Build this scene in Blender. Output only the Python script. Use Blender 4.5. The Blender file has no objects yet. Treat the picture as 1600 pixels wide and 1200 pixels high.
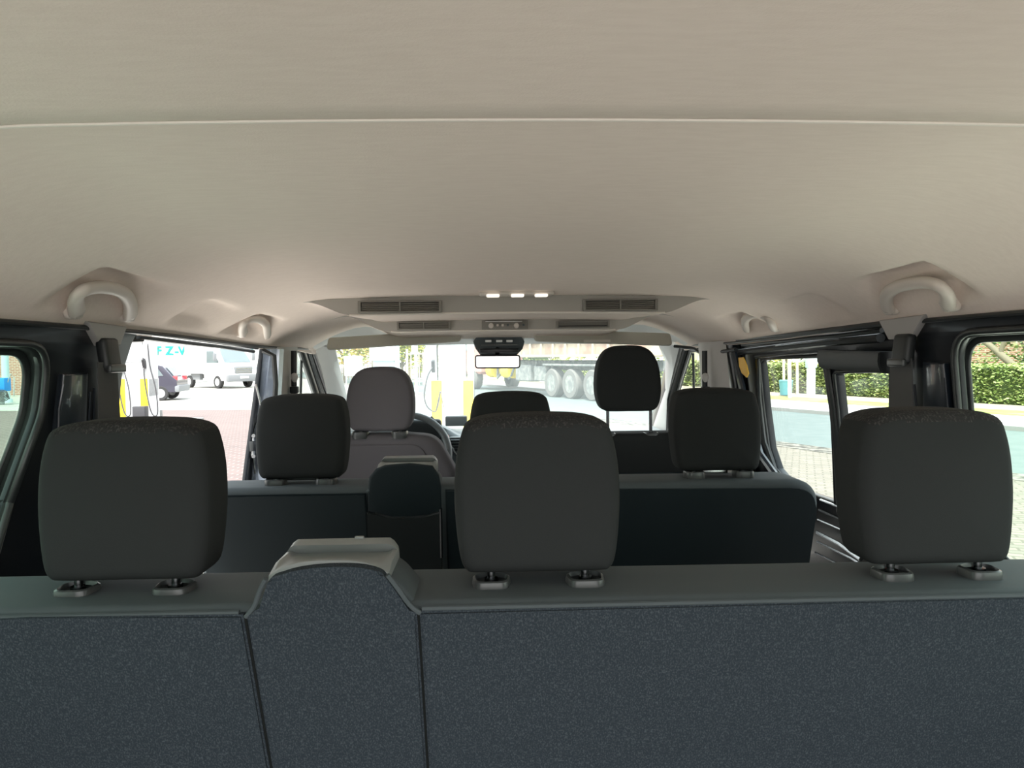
import bpy, bmesh, math, random
from mathutils import Vector, Matrix, noise
random.seed(7)
S = bpy.context.scene
COL = S.collection
# ------------------------------------------------------------------ camera
F = 1116.0
CAM = Vector((-.055, 0, 1.65))
_yaw = math.atan(36/1116); _pit = math.atan(45/1116); _rol = math.radians(.6)
FW = Vector((math.sin(_yaw)*math.cos(_pit), math.cos(_yaw)*math.cos(_pit), -math.sin(_pit)))
_r0 = Vector((math.cos(_yaw), -math.sin(_yaw), 0)); _u0 = _r0.cross(FW)
RT = _r0*math.cos(_rol)-_u0*math.sin(_rol); UP = RT.cross(FW)
cd = bpy.data.cameras.new('camera'); cam = bpy.data.objects.new('camera', cd); COL.objects.link(cam)
cd.sensor_width = 36; cd.lens = 36*F/1600; cd.clip_start = .02; cd.clip_end = 400
cam.matrix_world = Matrix.Translation(CAM) @ Matrix((RT, UP, -FW)).transposed().to_4x4()
S.camera = cam
# ------------------------------------------------------------------ light
S.view_settings.view_transform = 'Standard'; S.view_settings.look = 'None'
S.view_settings.gamma = 1; S.view_settings.use_curve_mapping = False
S.view_settings.exposure = 1.48
S.cycles.use_denoising = True
S.cycles.max_bounces = 10; S.cycles.diffuse_bounces = 6; S.cycles.transparent_max_bounces = 16
S.cycles.sample_clamp_indirect = 6
W = bpy.data.worlds.new('sky'); S.world = W; W.use_nodes = True
wn = W.node_tree.nodes; wl = W.node_tree.links
wbg = wn['Background']; wbg.inputs['Strength'].default_value = 1.25
tc = wn.new('ShaderNodeTexCoord'); sx = wn.new('ShaderNodeSeparateXYZ'); cr = wn.new('ShaderNodeValToRGB')
wl.new(tc.outputs['Generated'], sx.inputs[0]); wl.new(sx.outputs['Z'], cr.inputs['Fac']); wl.new(cr.outputs['Color'], wbg.inputs['Color'])
cr.color_ramp.elements[0].position = 0; cr.color_ramp.elements[0].color = (1.0, .98, .94, 1)
cr.color_ramp.elements[1].position = .7; cr.color_ramp.elements[1].color = (.80, .92, 1.0, 1)
sd = bpy.data.lights.new('sun', 'SUN'); sd.energy = 3.4; sd.angle = math.radians(8); sd.color = (1, .95, .88)
sun = bpy.data.objects.new('sun', sd); COL.objects.link(sun)
sun.rotation_euler = Vector((-.15, -.50, 1.0)).to_track_quat('Z', 'Y').to_euler()   # high, from behind

# ------------------------------------------------------------------ pixel to place helpers
def ray(px, py): return FW*F + RT*(px-800) - UP*(py-600)
def at(px, py, Y): d = ray(px, py); return CAM + d*((Y-CAM.y)/d.y)
def gz(px, py, Z=0): d = ray(px, py); return CAM + d*((Z-CAM.z)/d.z)
LEAN = .12
def side(px, py, s, off=0):
    """where the sight line meets the leaning side wall: (Y, Z)"""
    d = ray(px, py)
    # s*X = .80+off+LEAN*(1.7-Z)
    t = (.80+off+LEAN*(1.7-CAM.z)-s*CAM.x)/(s*d.x+LEAN*d.z)
    p = CAM+d*t; return (p.y, p.z)
def SP(s, pts, off=0): return [side(x, y, s, off) for x, y in pts]
def WX(s, y, z, w=0): return Vector((s*(.80+w+LEAN*(1.7-z)), y, z))

# ------------------------------------------------------------------ materials
def mat(name, col, rough=.6, metal=0, spec=.5, bump=None, noisecol=None, emit=None, clear=0, trans=0):
    m = bpy.data.materials.new(name); m.use_nodes = True
    n = m.node_tree.nodes; l = m.node_tree.links; b = n['Principled BSDF']
    b.inputs['Base Color'].default_value = (*col, 1); b.inputs['Roughness'].default_value = rough
    b.inputs['Metallic'].default_value = metal; b.inputs['Specular IOR Level'].default_value = spec
    b.inputs['Coat Weight'].default_value = clear
    tcn = n.new('ShaderNodeTexCoord')
    if noisecol:   # (scale, other colour, low, high[, stretch])
        nz = n.new('ShaderNodeTexNoise'); nz.inputs['Scale'].default_value = noisecol[0]; nz.inputs['Detail'].default_value = 4
        mp = n.new('ShaderNodeMapping'); l.new(tcn.outputs['Object'], mp.inputs[0])
        if len(noisecol) > 4: mp.inputs['Scale'].default_value = noisecol[4]
        l.new(mp.outputs[0], nz.inputs['Vector'])
        r = n.new('ShaderNodeValToRGB'); l.new(nz.outputs['Fac'], r.inputs['Fac'])
        r.color_ramp.elements[0].position = noisecol[2]; r.color_ramp.elements[0].color = (*col, 1)
        r.color_ramp.elements[1].position = noisecol[3]; r.color_ramp.elements[1].color = (*noisecol[1], 1)
        l.new(r.outputs['Color'], b.inputs['Base Color'])
    if bump:       # (scale, strength, distance)
        nz = n.new('ShaderNodeTexNoise'); nz.inputs['Scale'].default_value = bump[0]; nz.inputs['Detail'].default_value = 3
        l.new(tcn.outputs['Object'], nz.inputs['Vector'])
        bp = n.new('ShaderNodeBump'); bp.inputs['Strength'].default_value = bump[1]; bp.inputs['Distance'].default_value = bump[2]
        l.new(nz.outputs['Fac'], bp.inputs['Height']); l.new(bp.outputs['Normal'], b.inputs['Normal'])
    if emit:
        b.inputs['Emission Color'].default_value = (*emit[0], 1); b.inputs['Emission Strength'].default_value = emit[1]
    return m
def glass(name, tint=(1, 1, 1), refl=.08, film=0, filmcol=(.8, .9, .88)):
    m = bpy.data.materials.new(name); m.use_nodes = True
    n = m.node_tree.nodes; l = m.node_tree.links; n.clear()
    o = n.new('ShaderNodeOutputMaterial'); t = n.new('ShaderNodeBsdfTransparent'); t.inputs['Color'].default_value = (*tint, 1)
    g = n.new('ShaderNodeBsdfGlossy'); g.inputs['Roughness'].default_value = .02
    ge = n.new('ShaderNodeNewGeometry'); dt = n.new('ShaderNodeVectorMath'); dt.operation = 'DOT_PRODUCT'
    l.new(ge.outputs['Normal'], dt.inputs[0]); l.new(ge.outputs['Incoming'], dt.inputs[1])
    def mth(op, a, b=None):
        q = n.new('ShaderNodeMath'); q.operation = op
        for i, v in enumerate((a, b)):
            if v is None: continue
            if isinstance(v, (int, float)): q.inputs[i].default_value = v
            else: l.new(v, q.inputs[i])
        return q
    ab = mth('ABSOLUTE', dt.outputs['Value']); om = mth('SUBTRACT', 1.0, ab.outputs[0]); pw = mth('POWER', om.outputs[0], 5.0)
    fm = mth('MULTIPLY', pw.outputs[0], .96); fr = mth('ADD', fm.outputs[0], .035)
    mx = n.new('ShaderNodeMixShader'); l.new(fr.outputs[0], mx.inputs[0]); l.new(t.outputs[0], mx.inputs[1]); l.new(g.outputs[0], mx.inputs[2])
    last = mx
    if film:
        df = n.new('ShaderNodeBsdfTranslucent'); df.inputs['Color'].default_value = (*filmcol, 1)
        m2 = n.new('ShaderNodeMixShader'); m2.inputs[0].default_value = film
        l.new(mx.outputs[0], m2.inputs[1]); l.new(df.outputs[0], m2.inputs[2]); last = m2
    l.new(last.outputs[0], o.inputs['Surface']); return m
M = dict(
 liner=mat('headliner_fabric', (.775, .668, .592), .95, spec=.1, bump=(420, .25, .001), noisecol=(30, (.805, .698, .622), .35, .65, (1, 5, 5))),
 seam=mat('seam_welt', (.80, .73, .66), .8),
 trimg=mat('light_grey_trim', (.36, .345, .33), .55, bump=(600, .12, .0004)),
 trimp=mat('pale_pillar_trim', (.50, .49, .47), .5, bump=(600, .1, .0004)),
 handle=mat('grab_handle_plastic', (.62, .56, .50), .5),
 vent=mat('vent_plastic', (.21, .195, .17), .5),
 ventd=mat('vent_dark', (.04, .038, .034), .6),
 black=mat('black_paint', (.006, .008, .011), .32, clear=.12, spec=.35),
 navy=mat('dark_inner_metal', (.012, .018, .026), .28, clear=.4),
 plast=mat('black_plastic', (.016, .019, .020), .45, bump=(300, .15, .0005)),
 rubber=mat('rubber_seal', (.018, .021, .021), .38),
 jamb=mat('blue_grey_body_metal', (.24, .28, .34), .28, metal=.1, clear=.6, noisecol=(14, (.42, .46, .52), .45, .65)),  # paler noise blotches put highlights into the paint colour
 steel=mat('bare_steel', (.55, .56, .57), .25, metal=1),
 post=mat('dark_steel_post', (.09, .095, .10), .25, metal=1),
 cloth=mat('charcoal_seat_cloth', (.025, .0275, .0275), .9, spec=.12, bump=(900, .35, .0006)),
 clothm=mat('headrest_mesh_cloth', (.022, .022, .022), .9, spec=.2, bump=(260, .9, .002), noisecol=(380, (.055, .055, .052), .52, .66, (1, 1, .4))),
 vinyl=mat('smooth_back_fabric', (.070, .084, .090), .75, spec=.25, bump=(700, .2, .0004)),
 carpet=mat('speckled_back_cover', (.032, .041, .050), .98, spec=.08, bump=(600, .8, .0012), noisecol=(560, (.078, .091, .103), .46, .74, (1, 1, .6))),
 darkb=mat('dark_seat_back_shell', (.011, .019, .023), .7, spec=.3, bump=(500, .2, .0004)),
 grey2=mat('driver_seat_cloth', (.105, .100, .108), .9, spec=.12, bump=(900, .3, .0005)),
 grip=mat('seat_release_plastic', (.22, .235, .23), .45),
 sleeve=mat('headrest_guide_plastic', (.05, .055, .055), .3),
 belt=mat('belt_webbing', (.075, .075, .075), .8, bump=(700, .4, .0005)),
 stepf=mat('ceiling_step_plastic', (.40, .375, .335), .7, bump=(420, .2, .0005)),
 reveal=mat('window_reveal_rubber', (.010, .012, .012), .75, spec=.2),
 dash=mat('dashboard_plastic', (.13, .15, .155), .38, bump=(400, .1, .0004)),
 dashd=mat('dashboard_dark', (.02, .025, .027), .5),
 wheelp=mat('steering_wheel_leather', (.16, .175, .18), .4),
 visor=mat('sun_visor_vinyl', (.55, .545, .48), .7),
 console=mat('overhead_console_plastic', (.085, .10, .105), .4),
 lens=mat('lamp_lens', (.85, .86, .84), .2),
 white=mat('white_label', (.75, .73, .66), .6),
 yellow=mat('yellow_sticker', (.85, .48, .01), .5),
 floorm=mat('van_floor_rubber', (.03, .03, .03), .8, bump=(80, .3, .002)),
 shell=mat('van_outer_paint', (.01, .014, .02), .25, clear=.6),
 clear=glass('clear_glass', (.97, 1, .985)),
 tint=glass('green_tinted_glass', (.68, .80, .73)),
 rtint=glass('light_green_glass', (.90, .97, .92)),
 wsg=glass('windscreen_glass', (.93, .98, .96), film=.07, filmcol=(.85, .95, .92)),
 mirror=mat('mirror_silver', (.9, .9, .92), .03, metal=1),
)
# ------------------------------------------------------------------ mesh helpers
def tag(o, label=None, cat=None, group=None, kind=None):
    if label: o['label'] = label
    if cat: o['category'] = cat
    if group: o['group'] = group
    if kind: o['kind'] = kind
    return o
def obj(name, bm, m, parent=None, smooth=True, auto=None):
    me = bpy.data.meshes.new(name)
    bmesh.ops.recalc_face_normals(bm, faces=bm.faces)
    bm.to_mesh(me); bm.free()
    for mm in (m if isinstance(m, (list, tuple)) else [m]): me.materials.append(M[mm] if isinstance(mm, str) else mm)
    for p in me.polygons: p.use_smooth = smooth
    o = bpy.data.objects.new(name, me); COL.objects.link(o)
    if smooth and auto is not False:
        md = o.modifiers.new('ws', 'EDGE_SPLIT'); md.split_angle = math.radians(auto or 38)
    if parent is not None:
        o.parent = parent
        if parent.type == 'EMPTY': o.matrix_parent_inverse = (Matrix.Translation(parent.location) @ parent.rotation_euler.to_matrix().to_4x4()).inverted()
    return o
def thing(name, label, cat, loc, group=None):
    e = bpy.data.objects.new(name, None); COL.objects.link(e); e.location = loc; e.empty_display_size = .05
    return tag(e, label, cat, group)
def BM(): return bmesh.new()
def box(bm, c, s, R=None, bev=0, seg=2):
    r = bmesh.ops.create_cube(bm, size=1); vs = r['verts']
    bmesh.ops.scale(bm, vec=s, verts=vs)
    if bev:
        es = list({e for v in vs for e in v.link_edges})
        g = bmesh.ops.bevel(bm, geom=es, offset=bev, segments=seg, affect='EDGES', profile=.6, clamp_overlap=True)
        vs = list({v for f in g['faces'] for v in f.verts} | {v for v in vs if v.is_valid})
        # all verts of this island
        seen = set(vs); st = list(vs)
        while st:
            v = st.pop()
            for e in v.link_edges:
                w = e.other_vert(v)
                if w not in seen: seen.add(w); st.append(w)
        vs = list(seen)
    Mx = Matrix.Translation(c)
    if R is not None: Mx = Mx @ (R.to_4x4() if len(R) == 3 else R)
    bmesh.ops.transform(bm, matrix=Mx, verts=vs); return bm
def cyl(bm, a, b, r1, r2=None, n=20, cap=True):
    a = Vector(a); b = Vector(b); d = b-a; r2 = r1 if r2 is None else r2
    q = d.to_track_quat('Z', 'Y').to_matrix().to_4x4()
    bmesh.ops.create_cone(bm, cap_ends=cap, segments=n, radius1=r1, radius2=r2, depth=d.length, matrix=Matrix.Translation((a+b)/2) @ q); return bm
def grid(bm, rows, closed=False, cap=False, capr=False):
    """rows: list of lists of points; closed = each row is a ring"""
    vr = [[bm.verts.new(p) for p in r] for r in rows]
    n = len(rows[0])
    for i in range(len(rows)-1):
        for j in range(n if closed else n-1):
            k = (j+1) % n
            try: bm.faces.new((vr[i][j], vr[i][k], vr[i+1][k], vr[i+1][j]))
            except ValueError: pass
    if cap: bm.faces.new(vr[0]); bm.faces.new(vr[-1])
    return vr
def catmull(pts, n=6, closed=False):
    P = [Vector(p) for p in pts]; out = []; m = len(P)
    for i in range(m if closed else m-1):
        g = (lambda k: P[k % m]) if closed else (lambda k: P[max(0, min(m-1, k))])
        p0, p1, p2, p3 = g(i-1), g(i), g(i+1), g(i+2)
        for k in range(n):
            t = k/n
            out.append(.5*((2*p1)+(p2-p0)*t+(2*p0-5*p1+4*p2-p3)*t*t+(3*p1-p0-3*p2+p3)*t**3))
    if not closed: out.append(P[-1].copy())
    return out
def tube(bm, path, r, n=10, closed=False, ry=None, up=None, cap=True):
    """round or elliptical section swept along a path"""
    P = [Vector(p) for p in path]; m = len(P); rows = []
    nrm = None
    for i, p in enumerate(P):
        a = P[(i-1) % m] if closed or i else P[i]; b = P[(i+1) % m] if closed or i < m-1 else P[i]
        t = (b-a).normalized()
        if up is not None: nn = Vector(up)
        elif nrm is None: nn = Vector((0, 0, 1)) if abs(t.z) < .9 else Vector((1, 0, 0))
        else: nn = nrm
        s = t.cross(nn)
        if s.length < 1e-5: s = t.orthogonal()
        s.normalize(); nrm = s.cross(t).normalized()
        rr = r[i] if isinstance(r, (list, tuple)) else r
        rows.append([p + s*math.cos(2*math.pi*k/n)*rr + nrm*math.sin(2*math.pi*k/n)*(ry if ry else rr) for k in range(n)])
    if closed: rows.append(rows[0]); grid(bm, rows, True); bmesh.ops.remove_doubles(bm, verts=bm.verts, dist=1e-6)
    else: grid(bm, rows, True, cap=cap)
    return bm
def rpoly(pts, seg=6):
    """pts (x,y,r) -> rounded polygon"""
    out = []; n = len(pts)
    for i in range(n):
        p = Vector(pts[i][:2]); a = Vector(pts[i-1][:2]); b = Vector(pts[(i+1) % n][:2]); r = pts[i][2] if len(pts[i]) > 2 else 0
        if r <= 0: out.append(p); continue
        da = (a-p).normalized(); db = (b-p).normalized()
        ang = da.angle(db); d = min(r/math.tan(ang/2), (a-p).length*.49, (b-p).length*.49)
        p1 = p+da*d; p2 = p+db*d
        for k in range(seg+1):
            t = k/seg; out.append(p1*(1-t)**2+p*2*t*(1-t)+p2*t*t)
    return out
def offset_poly(pts, d):
    n = len(pts); out = []
    area = sum(pts[i-1].x*pts[i].y-pts[i].x*pts[i-1].y for i in range(n))
    sgn = 1 if area > 0 else -1
    for i in range(n):
        a = pts[i-1]; b = pts[(i+1) % n]; t = (b-a)
        if t.length < 1e-9: out.append(pts[i].copy()); continue
        t.normalize(); out.append(pts[i]+Vector((t.y, -t.x))*d*sgn)
    return out
def flat(name, outers, holes, w0, w1, mp, m, parent=None, bev=0):
    """a sheet of any outline with holes; mp(u, v, w) -> point"""
    cu = bpy.data.curves.new('tmp', 'CURVE'); cu.dimensions = '2D'; cu.fill_mode = 'BOTH'
    cu.extrude = max(1e-4, abs(w1-w0)/2-bev); cu.bevel_depth = bev; cu.bevel_resolution = 1
    for pl in list(outers)+list(holes):
        sp = cu.splines.new('POLY'); sp.points.add(len(pl)-1); sp.use_cyclic_u = True
        for q, p in zip(sp.points, pl): q.co = (p[0], p[1], 0, 1)
    t = bpy.data.objects.new('tmp', cu); COL.objects.link(t)
    dg = bpy.context.evaluated_depsgraph_get(); me = bpy.data.meshes.new_from_object(t.evaluated_get(dg))
    bpy.data.objects.remove(t); bpy.data.curves.remove(cu)
    bm = BM(); bm.from_mesh(me); bpy.data.meshes.remove(me)
    bmesh.ops.remove_doubles(bm, verts=bm.verts, dist=1e-5)
    mid = (w0+w1)/2
    for v in bm.verts: v.co = mp(v.co.x, v.co.y, mid+v.co.z)
    return obj(name, bm, m, parent, auto=30)
def wallmap(s): return lambda u, v, w: WX(s, u, v, w)
def ring_strip(bm, pa, pb): grid(bm, [pa, pb], True)
def pillow(bm, outline, y0, y1, r, lean=0, ztop=0, dome=0, seg=4, mid=3):
    """cushion: outline in (x,z), faces at y0 (rear) and y1 (front), edge radius r"""
    P = [Vector(p) for p in outline]; c = sum(P, Vector((0, 0)))/len(P); rows = []
    hw = (max(q.x for q in P)-min(q.x for q in P))/2; hh = (max(q.y for q in P)-min(q.y for q in P))/2
    c = Vector(((max(q.x for q in P)+min(q.x for q in P))/2, (max(q.y for q in P)+min(q.y for q in P))/2))
    def row(ins, y, k=1):
        pl = [Vector((c.x+(q.x-c.x)*(1-ins/hw)*k, c.y+(q.y-c.y)*(1-ins/hh)*k)) for q in P]
        return [Vector((q.x, y+(ztop-q.y)*lean, q.y)) for q in pl]
    for k in (.04, .25, .45, .62, .78, .9): rows.append(row(r, y0-dome*(1-k*k), k))
    for i in range(seg+1):
        a = math.pi/2*i/seg; rows.append(row(r*(1-math.sin(a)), y0+r*(1-math.cos(a))))
    for i in range(1, mid): rows.append(row(0, y0+r+(y1-y0-2*r)*i/mid))
    for i in range(seg, -1, -1):
        a = math.pi/2*i/seg; rows.append(row(r*(1-math.sin(a)), y1-r*(1-math.cos(a))))
    for k in (.9, .78, .62, .45, .25, .04): rows.append(row(r, y1+dome*(1-k*k), k))
    grid(bm, rows, True, cap=True); return bm
def prism(bm, pts, f0, f1):
    """pts 2D; f0, f1 map a 2D point to the two faces"""
    a = [bm.verts.new(f0(*p)) for p in pts]; b = [bm.verts.new(f1(*p)) for p in pts]; n = len(pts)
    bm.faces.new(a); bm.faces.new(b[::-1])
    for i in range(n): bm.faces.new((a[i], a[(i+1) % n], b[(i+1) % n], b[i]))
    return bm
def sm(a, b, x):
    t = max(0, min(1, (x-a)/(b-a))); return t*t*(3-2*t)
# ================================================================== THE VAN: shell
HOLE = {}
# ceiling
def ceil_z(x, y):
    if y < .664: b = 1.866
    elif y < 1.3: b = 1.874-.024*(y-.68)/.62
    else: b = 1.85-.038*sm(1.3, 2.0, y)
    b -= .012*(x/.5)**2*.5
    ax = abs(x)
    if ax > .46:
        t = (ax-.46)/.335; edge = 1.716 if y < 1.3 else 1.716-.026*sm(1.3, 2.6, y)
        k = t**2.1; b = b*(1-k)+edge*k
    # recesses behind the grab handles (left and right differ in order)
    for (a, c, sx) in ((1.17, 1.40, 0), (1.62, 1.78, -1), (1.93, 2.16, -1), (1.60, 1.76, 1), (2.02, 2.26, 1)):
        if sx == 0 or (sx < 0) == (x < 0):
            amp = .026 if c-a > .2 else .018
            b += amp*sm(a-.012, a+.012, y)*(1-sm(c-.05, c+.07, y))*sm(.66, .70, ax)*(1-sm(.755, .775, ax))
    s1 = 1-sm(.42, .56, ax); s2 = 1-sm(.36, .62, ax)
    if y > 1.951: b -= .047*s1*(1-.25*sm(1.95, 2.55, y))
    if y > 2.551: b -= .038*s2
    if y > 2.75: b -= .03*sm(2.75, 3.15, y)*(1-sm(.5, .8, ax)*.5)
    return b
ys = [-.25+.03*i for i in range(30)]+[.660, .668, .676]+[.70+.02*i for i in range(63)]+[1.9505, 1.9515, 1.9525]+[1.97+.02*i for i in range(30)]+[2.5505, 2.5515, 2.5525]+[2.57+.03*i for i in range(20)]
ys = sorted({y for y in ys if y < 3.13 and not (1.9411 < y < 1.9504) and not (2.5411 < y < 2.5504)})
xs = [-.795+1.59*i/132 for i in range(133)]
bm = BM(); rows = []
for y in ys:
    r = [Vector((x, y, ceil_z(x, y))) for x in xs]
    r = [Vector((-.81, y, r[0].z-.012)), Vector((-.803, y, r[0].z-.012))]+r+[Vector((.803, y, r[-1].z-.012)), Vector((.81, y, r[-1].z-.012))]
    rows.append(r)
grid(bm, rows)
co = tag(obj('ceiling', bm, ['liner', 'stepf'], auto=50), 'beige grey fabric headliner of the van', 'ceiling', kind='structure')
for p in co.data.polygons:
    c = p.center
    if (1.9504 < c.y < 1.9516 and abs(c.x) < .56) or (2.5504 < c.y < 2.5516 and abs(c.x) < .62): p.material_index = 1
bm = BM(); tube(bm, [(x, .664, ceil_z(x, .66)-.000) for x in xs[14:-14]], .0030, 8, ry=.002)
tag(obj('trim_1', bm, 'seam'), 'pale seam welt running across the headliner', 'trim', kind='structure')
for yy, hw in ((1.9522, .43), (2.5522, .40)):
    bm = BM(); tube(bm, [(-hw+2*hw*i/40, yy, ceil_z(-hw+2*hw*i/40, yy+.001)+.0005) for i in range(41)], .0028, 8)
    tag(obj('trim_%d' % (20 if yy < 2 else 21), bm, 'seam'), 'pale lip under the %s ceiling step' % ('nearer' if yy < 2 else 'farther'), 'trim', kind='structure')
# outer roof (unseen, added against light leaks) and floor
bm = BM(); box(bm, (0, 1.45, 1.955), (1.74, 3.4, .05), bev=.02)
tag(obj('roof', bm, 'shell'), 'unseen outer roof slab added over the headliner to block light leaks', 'roof', kind='structure')
bm = BM(); box(bm, (0, 1.7, .52), (1.78, 4.1, .08), bev=.01)
tag(obj('floor', bm, 'floorm'), 'dark rubber van floor', 'floor', kind='structure')

def frame_ring(name, s, inner_poly, outer_poly, w_in, w_out, m, parent=None):
    bm = BM()
    A = [WX(s, p.x, p.y, w_in) for p in outer_poly]; B = [WX(s, p.x, p.y, w_out) for p in inner_poly]
    grid(bm, [A, B], True); o = obj(name, bm, m, parent); md = o.modifiers.new('t', 'SOLIDIFY'); md.thickness = .006; return o
def seal(name, s, poly, w, r, m='rubber', parent=None, ry=None):
    bm = BM(); tube(bm, [WX(s, p.x, p.y, w) for p in poly], r, 8, True, ry=ry); return obj(name, bm, m, parent, auto=False)
def pane(name, s, poly, w, m, parent=None):
    return flat(name, [poly], [], w, w+.005, wallmap(s), m, parent)

# ---- quarter windows (glass outline in wall plane coordinates)
def quarter(s, wide=False):
    ye = side(34, 610, s, .034)[0] if s < 0 else side(1517, 600, s, .034)[0]
    zt = 1.668
    if wide: ye = side(66, 600, s)[0] if s < 0 else side(1497, 600, s)[0]; zt = 1.683
    if s < 0: P = [(.30, 1.28, .05), (ye-.13, 1.28, .12), (ye-.065, 1.42, .12), (ye+.0, 1.56, .1), (ye+.002, zt-.006, .07), (.30, zt, .05)]
    else: P = [(.30, 1.26, .05), (ye-.02, 1.26, .10), (ye+.005, 1.42, .1), (ye, 1.56, .1), (ye-.004, zt, .085), (.30, zt+.006, .05)]
    return rpoly(P, 7)
def quarter_wall_poly(q, s):
    return offset_poly(q, .046 if s < 0 else .036)
def build_quarter(s, nm, glassm, word):
    q = quarter(s); h = quarter(s, True)
    h = [Vector((p.x-(.03 if p.x < .5 else 0), p.y-(.03 if p.y < 1.35 else 0))) for p in h]
    root = thing(nm, 'rear quarter window on the %s with a black rubber frame' % word, 'window', WX(s, .75, 1.28, .02)); root['kind'] = 'structure'
    frame_ring('frame', s, offset_poly(q, .012), h, -.002, .03, 'reveal', root)
    frame_ring('inner_frame', s, q, offset_poly(q, .016), .024, .032, 'reveal', root)
    seal('outer_seal', s, h, -.004, .0065, 'rubber', root)
    seal('middle_seal', s, offset_poly(q, .020 if s < 0 else .012), .018, .0055, 'rubber', root)
    seal('inner_seal', s, q, .031, .0045, 'rubber', root)
    pane('pane', s, q, .034, glassm, root)
    return h
hL = build_quarter(-1, 'window_1', 'tint', 'left'); hR = build_quarter(1, 'window_2', 'rtint', 'right')

# ---- sliding door openings
def yz(px, py, s): return Vector(side(px, py, s))
# left opening: rear edge seen at x=190, front edge x~405
LO = rpoly([(side(186, 640, -1)[0], .62, .05), (2.30, .62, .05), (2.36, 1.30, .2), (2.405, 1.704, .03), (side(212, 520, -1)[0]-.0, 1.712, .05), (side(189, 600, -1)[0], 1.62, .06)], 6)
# right opening: rear x=1392 ; front x~1190
RO = rpoly([(1.455, .62, .05), (2.50, .62, .05), (2.50, 1.695, .05), (1.47, 1.708, .05)], 6)
# front door openings, each reaches to the screen pillar
def front_open(s):
    b = 2.60
    p, q = (side(1058, 541, s), side(1030, 640, s)) if s > 0 else (side(489, 543, s), side(518, 630, s))
    ext = lambda z: p[0]+(q[0]-p[0])*(p[1]-z)/(p[1]-q[1])
    return rpoly([(b, .62, .05), (3.95, .62, .1), (ext(1.25), 1.25, .05), (ext(1.688), 1.688, .03), (b, 1.697, .04)], 5)
outer = [Vector(p) for p in [(-.28, .56), (4.15, .56), (4.10, 1.20), (3.30, 1.712), (2.6, 1.715), (-.28, 1.74)]]
for s, hq, op, nm in ((-1, hL, LO, 'wall_left'), (1, hR, RO, 'wall_right')):
    o = flat(nm, [outer], [hq, op, front_open(s)], 0, .014, wallmap(s), 'black', bev=.004)
    tag(o, 'black inner side of the van body on the %s' % ('left' if s < 0 else 'right'), 'wall', kind='structure')
# ribs and panels on the rear pillars
trim_n = 1
def trim(bm, m, label, **k):
    global trim_n; trim_n += 1; trim_n += 2 if trim_n == 20 else 0
    return tag(obj('trim_%d' % trim_n, bm, m, **k), label, 'trim', kind='structure')
def wall_panel(s, pxs, w0, w1, m, label, off=0, bev=.004):
    global trim_n; trim_n += 1; trim_n += 2 if trim_n == 20 else 0
    P = [Vector(p) for p in SP(s, pxs, off)]
    return tag(flat('trim_%d' % trim_n, [P], [], w0, w1, wallmap(s), m, bev=bev), label, 'trim', kind='structure')
wall_panel(-1, [(92, 588), (126, 586), (124, 665), (122, 820), (78, 820), (84, 665)], -.012, .004, 'navy', 'glossy navy metal panel on the left rear pillar')
wall_panel(1, [(1452, 568), (1481, 571), (1490, 655), (1495, 800), (1448, 800), (1452, 650)], -.012, .004, 'navy', 'glossy navy metal panel on the right rear pillar')
wall_panel(-1, [(131, 506), (186, 513), (178, 536), (148, 537)], -.014, .004, 'trimg', 'pale grey trim cap at the top of the left rear pillar')
wall_panel(1, [(1385, 503), (1449, 495), (1432, 523), (1398, 528)], -.014, .004, 'trimg', 'pale grey trim cap at the top of the right rear pillar')
for s, a in ((-1, [(90, 600), (83, 640), (82, 680), (80, 800)]), (-1, [(133, 612), (131, 640), (130, 680)]), (-1, [(139, 606), (138, 640), (137, 690)]), (-1, [(124, 592), (124, 620), (123, 665)]), (1, [(1450, 575), (1452, 610), (1454, 660)]), (1, [(1436, 600), (1440, 640), (1444, 690)]), (1, [(1485, 590), (1488, 625), (1492, 670)])):
    bm = BM(); tube(bm, [WX(s, *side(x, y, s), -.010) for x, y in a], .0022, 6)
    trim(bm, 'navy', 'thin glossy metal edge on the %s rear pillar' % ('left' if s < 0 else 'right'))
# rails above the doors: thin dark lines under the headliner
for s in (-1, 1):
    bm = BM(); tube(bm, [WX(s, y, (1.712 if y < 1.3 else 1.712-.024*sm(1.3, 2.6, y))-.003, -.004) for y in [.0+.13*i for i in range(24)]], .005, 8)
    trim(bm, 'rubber', 'black rubber edge strip where the headliner meets the %s wall' % ('left' if s < 0 else 'right'))
# left opening: glossy rail seen under the headliner
bm = BM(); tube(bm, [WX(-1, *side(x, y, -1), .002) for x, y in [(238, 523), (300, 531), (360, 539), (404, 545)]], .0035, 8)
trim(bm, 'steel', 'thin bright roller rail above the open left door')
bm = BM(); tube(bm, [WX(-1, *side(x, y, -1), .02) for x, y in [(230, 526), (300, 535), (360, 542), (406, 549)]], .006, 8)
trim(bm, 'rubber', 'dark door rail above the open left door')
# hanging roller arm in the left opening
r = thing('door_roller_arm', 'small black T-shaped roller arm hanging at the top of the open left doorway', 'door fitting', WX(-1, *side(224, 522, -1), .03))
bm = BM(); a = WX(-1, *side(224, 512, -1), .02); b = WX(-1, *side(223, 530, -1), .02); cyl(bm, a, b, .006); obj('arm', bm, 'plast', r)
bm = BM(); a = WX(-1, *side(207, 532, -1), .02); b = WX(-1, *side(235, 531, -1), .02); tube(bm, [a, (a+b)/2, b], .007, 10, ry=.005); obj('roller', bm, 'plast', r)
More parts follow.
